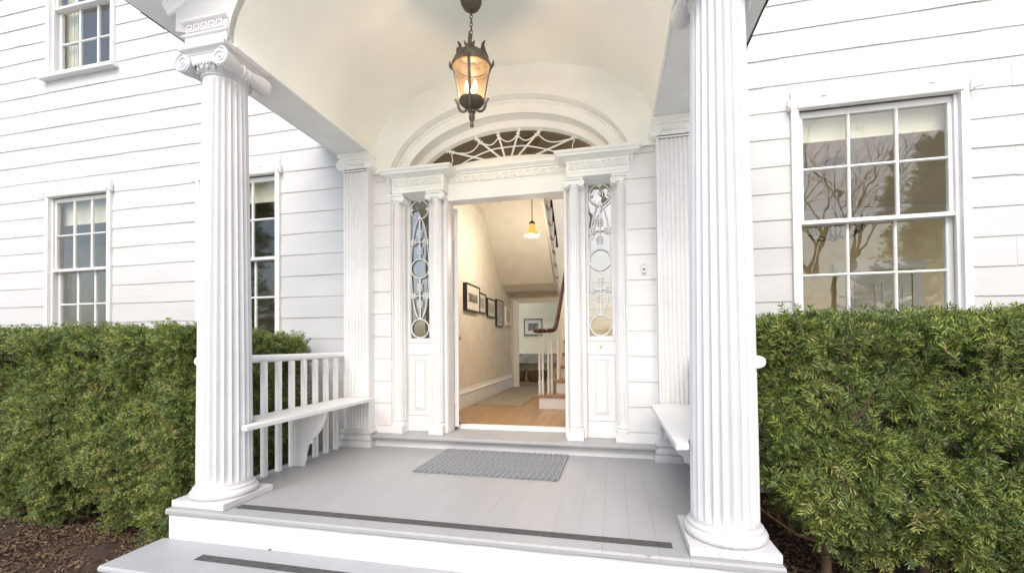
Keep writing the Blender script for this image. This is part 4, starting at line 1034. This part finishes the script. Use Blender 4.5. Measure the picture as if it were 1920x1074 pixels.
def scatter(name, pts, rots, scl, idx, sources, parent=None):
    me = bpy.data.meshes.new(name); me.from_pydata([tuple(p) for p in pts], [], [])
    a = me.attributes.new('rot', 'FLOAT_VECTOR', 'POINT'); a.data.foreach_set('vector', np.asarray(rots, dtype=np.float32).ravel())
    a = me.attributes.new('scl', 'FLOAT', 'POINT'); a.data.foreach_set('value', np.asarray(scl, dtype=np.float32))
    a = me.attributes.new('idx', 'INT', 'POINT'); a.data.foreach_set('value', np.asarray(idx, dtype=np.int32))
    g = bpy.data.node_groups.new(name+'_scatter', 'GeometryNodeTree')
    g.interface.new_socket('Geometry', in_out='INPUT', socket_type='NodeSocketGeometry'); g.interface.new_socket('Geometry', in_out='OUTPUT', socket_type='NodeSocketGeometry')
    N = g.nodes; L = g.links; gi = N.new('NodeGroupInput'); go = N.new('NodeGroupOutput'); jn = N.new('GeometryNodeGeometryToInstance')
    for s in sources:
        oi = N.new('GeometryNodeObjectInfo'); oi.inputs['Object'].default_value = s; oi.inputs['As Instance'].default_value = True
        L.new(oi.outputs['Geometry'], jn.inputs[0])
    # each source becomes one instance of the list
    jg = N.new('GeometryNodeJoinGeometry')
    for nd in [x for x in N if x.bl_idname == 'GeometryNodeObjectInfo']: L.new(nd.outputs['Geometry'], jg.inputs[0])
    N.remove(jn)
    mp = N.new('GeometryNodeMeshToPoints')
    ip = N.new('GeometryNodeInstanceOnPoints'); ip.inputs['Pick Instance'].default_value = True
    def at(n_, t):
        q = N.new('GeometryNodeInputNamedAttribute'); q.data_type = t; q.inputs['Name'].default_value = n_; return q.outputs['Attribute']
    e = N.new('FunctionNodeEulerToRotation')
    L.new(at('rot','FLOAT_VECTOR'), e.inputs[0]); L.new(e.outputs[0], ip.inputs['Rotation'])
    L.new(at('scl','FLOAT'), ip.inputs['Scale']); L.new(at('idx','INT'), ip.inputs['Instance Index'])
    L.new(gi.outputs[0], mp.inputs['Mesh']); L.new(mp.outputs[0], ip.inputs['Points']); L.new(jg.outputs[0], ip.inputs['Instance']); L.new(ip.outputs[0], go.inputs[0])
    o = bpy.data.objects.new(name, me); COL.objects.link(o)
    md = o.modifiers.new('scatter', 'NODES'); md.node_group = g
    if parent is not None: o.parent = parent; o.matrix_parent_inverse = Matrix.Translation(-Vector(parent.location))
    o['kind'] = 'stuff'; return o
from mathutils import noise
def orient(d, up):                                   # euler putting local +Z on d with local -Y towards up
    z = d.normalized(); y = -(up-z*up.dot(z)); y = y.normalized() if y.length > 1e-4 else Vector((0,1,0)); x = y.cross(z)
    return Matrix((x, y, z)).transposed().to_euler()
def hedge(label, x0, x1, y0, y1, z0, z1, end, n_face, seed, holes=(), open_low=.35, drop=0.0, size=1.0, undercut=False):
    t = thing('yew_hedge', label, 'hedge', ((x0+x1)/2, (y0+y1)/2, GZ), 'clipped yew hedges')
    r = random.Random(seed); P = []; Ro = []; Sc = []; Ix = []
    W_, D_, H_ = x1-x0, y1-y0, z1-z0
    areas = [('front', W_*H_), ('top', W_*D_), ('end', D_*H_), ('core', W_*H_*.5)]
    tot = sum(a for _, a in areas)
    for nm, ar in areas:
        k = 0; want = int(n_face*ar/tot)
        while k < want:
            if nm == 'front': p = Vector((r.uniform(x0,x1), y0, r.uniform(z0,z1))); nrm = Vector((0,-1,0))
            elif nm == 'top': p = Vector((r.uniform(x0,x1), r.uniform(y0,y1), z1)); nrm = Vector((0,0,1))
            elif nm == 'end': p = Vector((end, r.uniform(y0,y1), r.uniform(z0,z1))); nrm = Vector((1 if end > (x0+x1)/2 else -1,0,0))
            else: p = Vector((r.uniform(x0,x1), r.uniform(y0+.12,y1), r.uniform(z0+.2*H_,z1-.05))); nrm = Vector((r.uniform(-1,1), -1, r.uniform(-.3,.8))).normalized()
            k += 1
            h = (p.z-z0)/H_
            nz = noise.noise(p*2.3+Vector((seed,0,0))); nz2 = noise.noise(p*6.0+Vector((0,seed,0)))
            if nm in ('front','end'):
                # tuck in near the ground, break into gaps low down
                if h < open_low and r.random() > (h/open_low)**1.1+.12+nz*.8: continue
                if nz2 < -.28 and r.random() < .75: continue
                tuck = .20*max(0, .40-h)/.40
                p = p-nrm*(.10*(1-nz*2.0)*.6+r.random()**2*.16+tuck-.05*nz2)
            elif nm == 'top':
                e = min(p.y-y0, abs(p.x-end)); p.z -= r.random()**2*.10-.025*nz+(.06*max(0,1-e/.14)**2)
            skip = undercut and abs(p.x-end) < .62*(1-h/.46)*(1+.5*nz)
            for hx, hz, hr in holes:
                if nm in ('front','core') and (p.x-hx)**2+((p.z-hz)*1.1)**2 < hr*hr*(1+.5*nz2): skip = skip or r.random() < .95
            if skip: continue
            ed = min(p.y-y0, 9); 
            d = (nrm*.42+Vector((r.gauss(0,.55), r.gauss(0,.40), r.gauss(.30 if nm != 'top' else .1,.50)))).normalized()
            up = (Vector((0,0,.55))+nrm*.9+Vector((r.gauss(0,.35), r.gauss(0,.35), r.gauss(0,.2))))
            p.z -= drop*max(0, (p.y-y0)/D_)*h
            P.append(p-d*.07); Ro.append(tuple(orient(d, up))); Sc.append(size*r.uniform(.75,1.25)); Ix.append(r.randrange(len(SPRAYS)))
    scatter('foliage', P, Ro, Sc, Ix, SPRAYS, t)
    # stems and branches
    xs = [x0+(x1-x0)*(i+.5)/max(2,int(W_/.62))+r.uniform(-.12,.12) for i in range(max(2,int(W_/.62)))]
    for x in xs:
        yb = (y0+y1)/2+r.uniform(-.15,.05); tr_ = None
        pts = [Vector((x+r.uniform(-.03,.03)*k, yb+r.uniform(-.03,.03)*k, GZ-.02+(z1-GZ-.15)*k/6)) for k in range(7)]
        tr_ = MB().tube(pts, [.034-.0035*k for k in range(7)], 7).build('trunk', BARK, t, smooth=60)
        for k in range(7):
            b0 = pts[1+k % 5].lerp(pts[2+k % 5], r.random()); a = r.uniform(PI*1.0, PI*2.0); d = Vector((math.cos(a), math.sin(a)*.9, r.uniform(.35,1.0)))
            L = min(r.uniform(.3,.55), max(.08, (z1-.16-b0.z)/(d.z+.2))); q = [b0, b0+d*L*.4+Vector((0,0,-.02)), b0+d*L*.75+Vector((r.uniform(-.03,.03),0,.03)), b0+d*L+Vector((r.uniform(-.05,.05),0,.08))]
            MB().tube(q, [.013,.010,.007,.003], 5).build('branch', TWIG, t, smooth=60)
    return t
hedge('clipped dark green yew hedge left of the porch below the left windows', -7.0, -1.97, -1.28, .02, GZ+.08, 1.135, -1.97, 27000, 3, open_low=.22, drop=.07)
hr = hedge('clipped yew hedge right of the porch with bare twigs showing in a gap', 1.86, 5.0, -1.10, -.15, GZ+.08, 1.10, 1.86, 15500, 11, size=1.22, undercut=True, holes=((2.24,.69,.13),(2.44,.56,.08),(2.72,.43,.09),(2.96,.43,.11)), open_low=.25)
rr = random.Random(5)
for i in range(16):                                   # fan of bare twigs in the gap of the right hedge
    a = rr.uniform(-1.1,1.1); L = rr.uniform(.16,.34); b0 = Vector((2.25+rr.uniform(-.02,.02), -.90+rr.uniform(-.04,.04), .56))
    e = b0+Vector((math.sin(a)*L, rr.uniform(-.12,.02), math.cos(a)*L))
    MB().tube([b0, b0.lerp(e,.5)+Vector((rr.uniform(-.015,.015),0,.01)), e], [.009,.006,.003], 5).build('branch', TWIG, hr, smooth=60)
# mulch chips and leaf litter
def chip_src(name, s, m):
    mb = MB().box(-s, s, -s*.35, s*.35, -.003, .003); me = bpy.data.meshes.new(name); me.from_pydata(mb.v, [], mb.f); me.materials.append(m); return bpy.data.objects.new(name, me)
CH = [chip_src('bark_chip', .014, CHIPM), chip_src('bark_chip', .010, MULCH), chip_src('bark_chip', .013, TWIG)]
def chips(n, x0, x1, y0, y1):
    P = [(random.uniform(x0,x1), random.uniform(y0,y1), GZ+.035+random.uniform(0,.035)) for _ in range(n)]
    Ro = [(random.gauss(0,.35), random.gauss(0,.35), random.uniform(0,6.3)) for _ in range(n)]
    scatter('mulch_chips', P, Ro, [random.uniform(.5,1.3) for _ in range(n)], [random.choice((0,0,1,1,2)) for _ in range(n)], CH)
chips(26000, -5.2, -1.78, -2.85, .2); chips(12000, 1.8, 4.6, -2.2, .2)

# ------------------------------------------------------------------ trees across the drive, seen only in the window glass
def bare_tree(x, y, h, seed, label):
    r = random.Random(seed); t = thing('bare_tree', label, 'tree', (x, y, GZ), 'bare trees across the drive')
    tk = MB(); br = MB()
    def grow(mb, p, d, L, rad, depth):
        n_ = 5; pts = [p]; c = Vector(p); dd = Vector(d)
        for k in range(n_):
            dd = (dd+Vector((r.gauss(0,.07), r.gauss(0,.07), r.gauss(.03,.05)))).normalized(); c = c+dd*L/n_; pts.append(Vector(c))
        mb.tube(pts, [rad*(1-.55*k/n_) for k in range(n_+1)], 5 if depth > 1 else 7)
        if depth >= 5: return
        for k in range(3 if depth < 4 else 2):
            b = pts[2+min(3, k+(1 if depth else 2))] if k < 3 else pts[-1]; nd = (dd+Vector((r.gauss(0,.6), r.gauss(0,.6), r.gauss(.15,.3)))).normalized()
            grow(br, b, nd, L*r.uniform(.58,.8), rad*.5, depth+1)
    grow(tk, Vector((x,y,GZ-.1)), Vector((0,0,1)), h*.36, .22, 0)
    tk.build('trunk', BARK, t, smooth=60, fix=False); br.build('crown', BARK, t, fix=False)
for i, (x, y, h) in enumerate(((4.5,-17,13),(9.5,-19,14),(-1.0,-21,15),(-7,-18,13),(14,-23,15),(-14,-22,15))):
    bare_tree(x, y, h, 40+i, 'bare leafless tree standing across the drive before the house')

def evergreen(x, y, h, rad, seed, label):
    r = random.Random(seed); t = thing('evergreen_tree', label, 'tree', (x, y, GZ), 'evergreens across the drive')
    MB().tube([(x,y,GZ-.1),(x+.05,y,h*.5),(x,y,h*.95)], [.25,.15,.03], 7).build('trunk', BARK, t, smooth=60)
    P = []; Ro = []; Sc = []; Ix = []
    for k in range(1500):
        u = r.random()**.8; z = .3+u*h; a = r.uniform(0,2*PI); rr_ = rad*(1-u)*(.55+.45*r.random())*(1+.25*math.sin(z*5+a*2))
        p = Vector((x+rr_*math.cos(a), y+rr_*math.sin(a), GZ+z)); d = Vector((math.cos(a), math.sin(a), r.uniform(-.2,.5))).normalized()
        P.append(p); Ro.append(tuple(orient(d, Vector((0,0,1))))); Sc.append(r.uniform(4,7)); Ix.append(r.randrange(6))
    scatter('crown', P, Ro, Sc, Ix, SPRAYS, t)
evergreen(-17,-13,10,3.2,1,'broad dark evergreen tree across the drive, reflected in the left windows')
evergreen(12,-13,8,2.6,3,'lower dark evergreen tree across the drive, reflected in the right window')

for i, (px, py, z) in enumerate(((507,1030,-.188),(630,1042,-.188),(690,1043,-.188),(425,958,-.188),(1216,1043,.001))):
    d = Fw+R2*((px-968.118)/797.0)-U2*((py-634.834)/797.0); q = Vector((.996,-3.698,1.01)); q = q+d*((z+.003-q.z)/d.z)
    m = MB(); L = random.uniform(.010,.020); n0 = 5; v = []
    for k in range(n0+1):
        u = k/n0; wv = .42*math.sin(PI*min(1,u*.95+.03)); v += [(L*(u-.5)*2, -L*wv, .004*math.sin(u*3)), (L*(u-.5)*2, L*wv, .002+.004*math.sin(u*2.2))]
    m.add(v, [(2*k,2*k+2,2*k+3,2*k+1) for k in range(n0)]); o = m.build('fallen_leaf', CHIPM, None, fix=False); o.location = q; o.rotation_euler = (0,0,random.uniform(0,6))
    tag(o, 'tiny dry brown leaf scrap lying on the porch steps', 'leaf', 'leaf scraps on the steps')
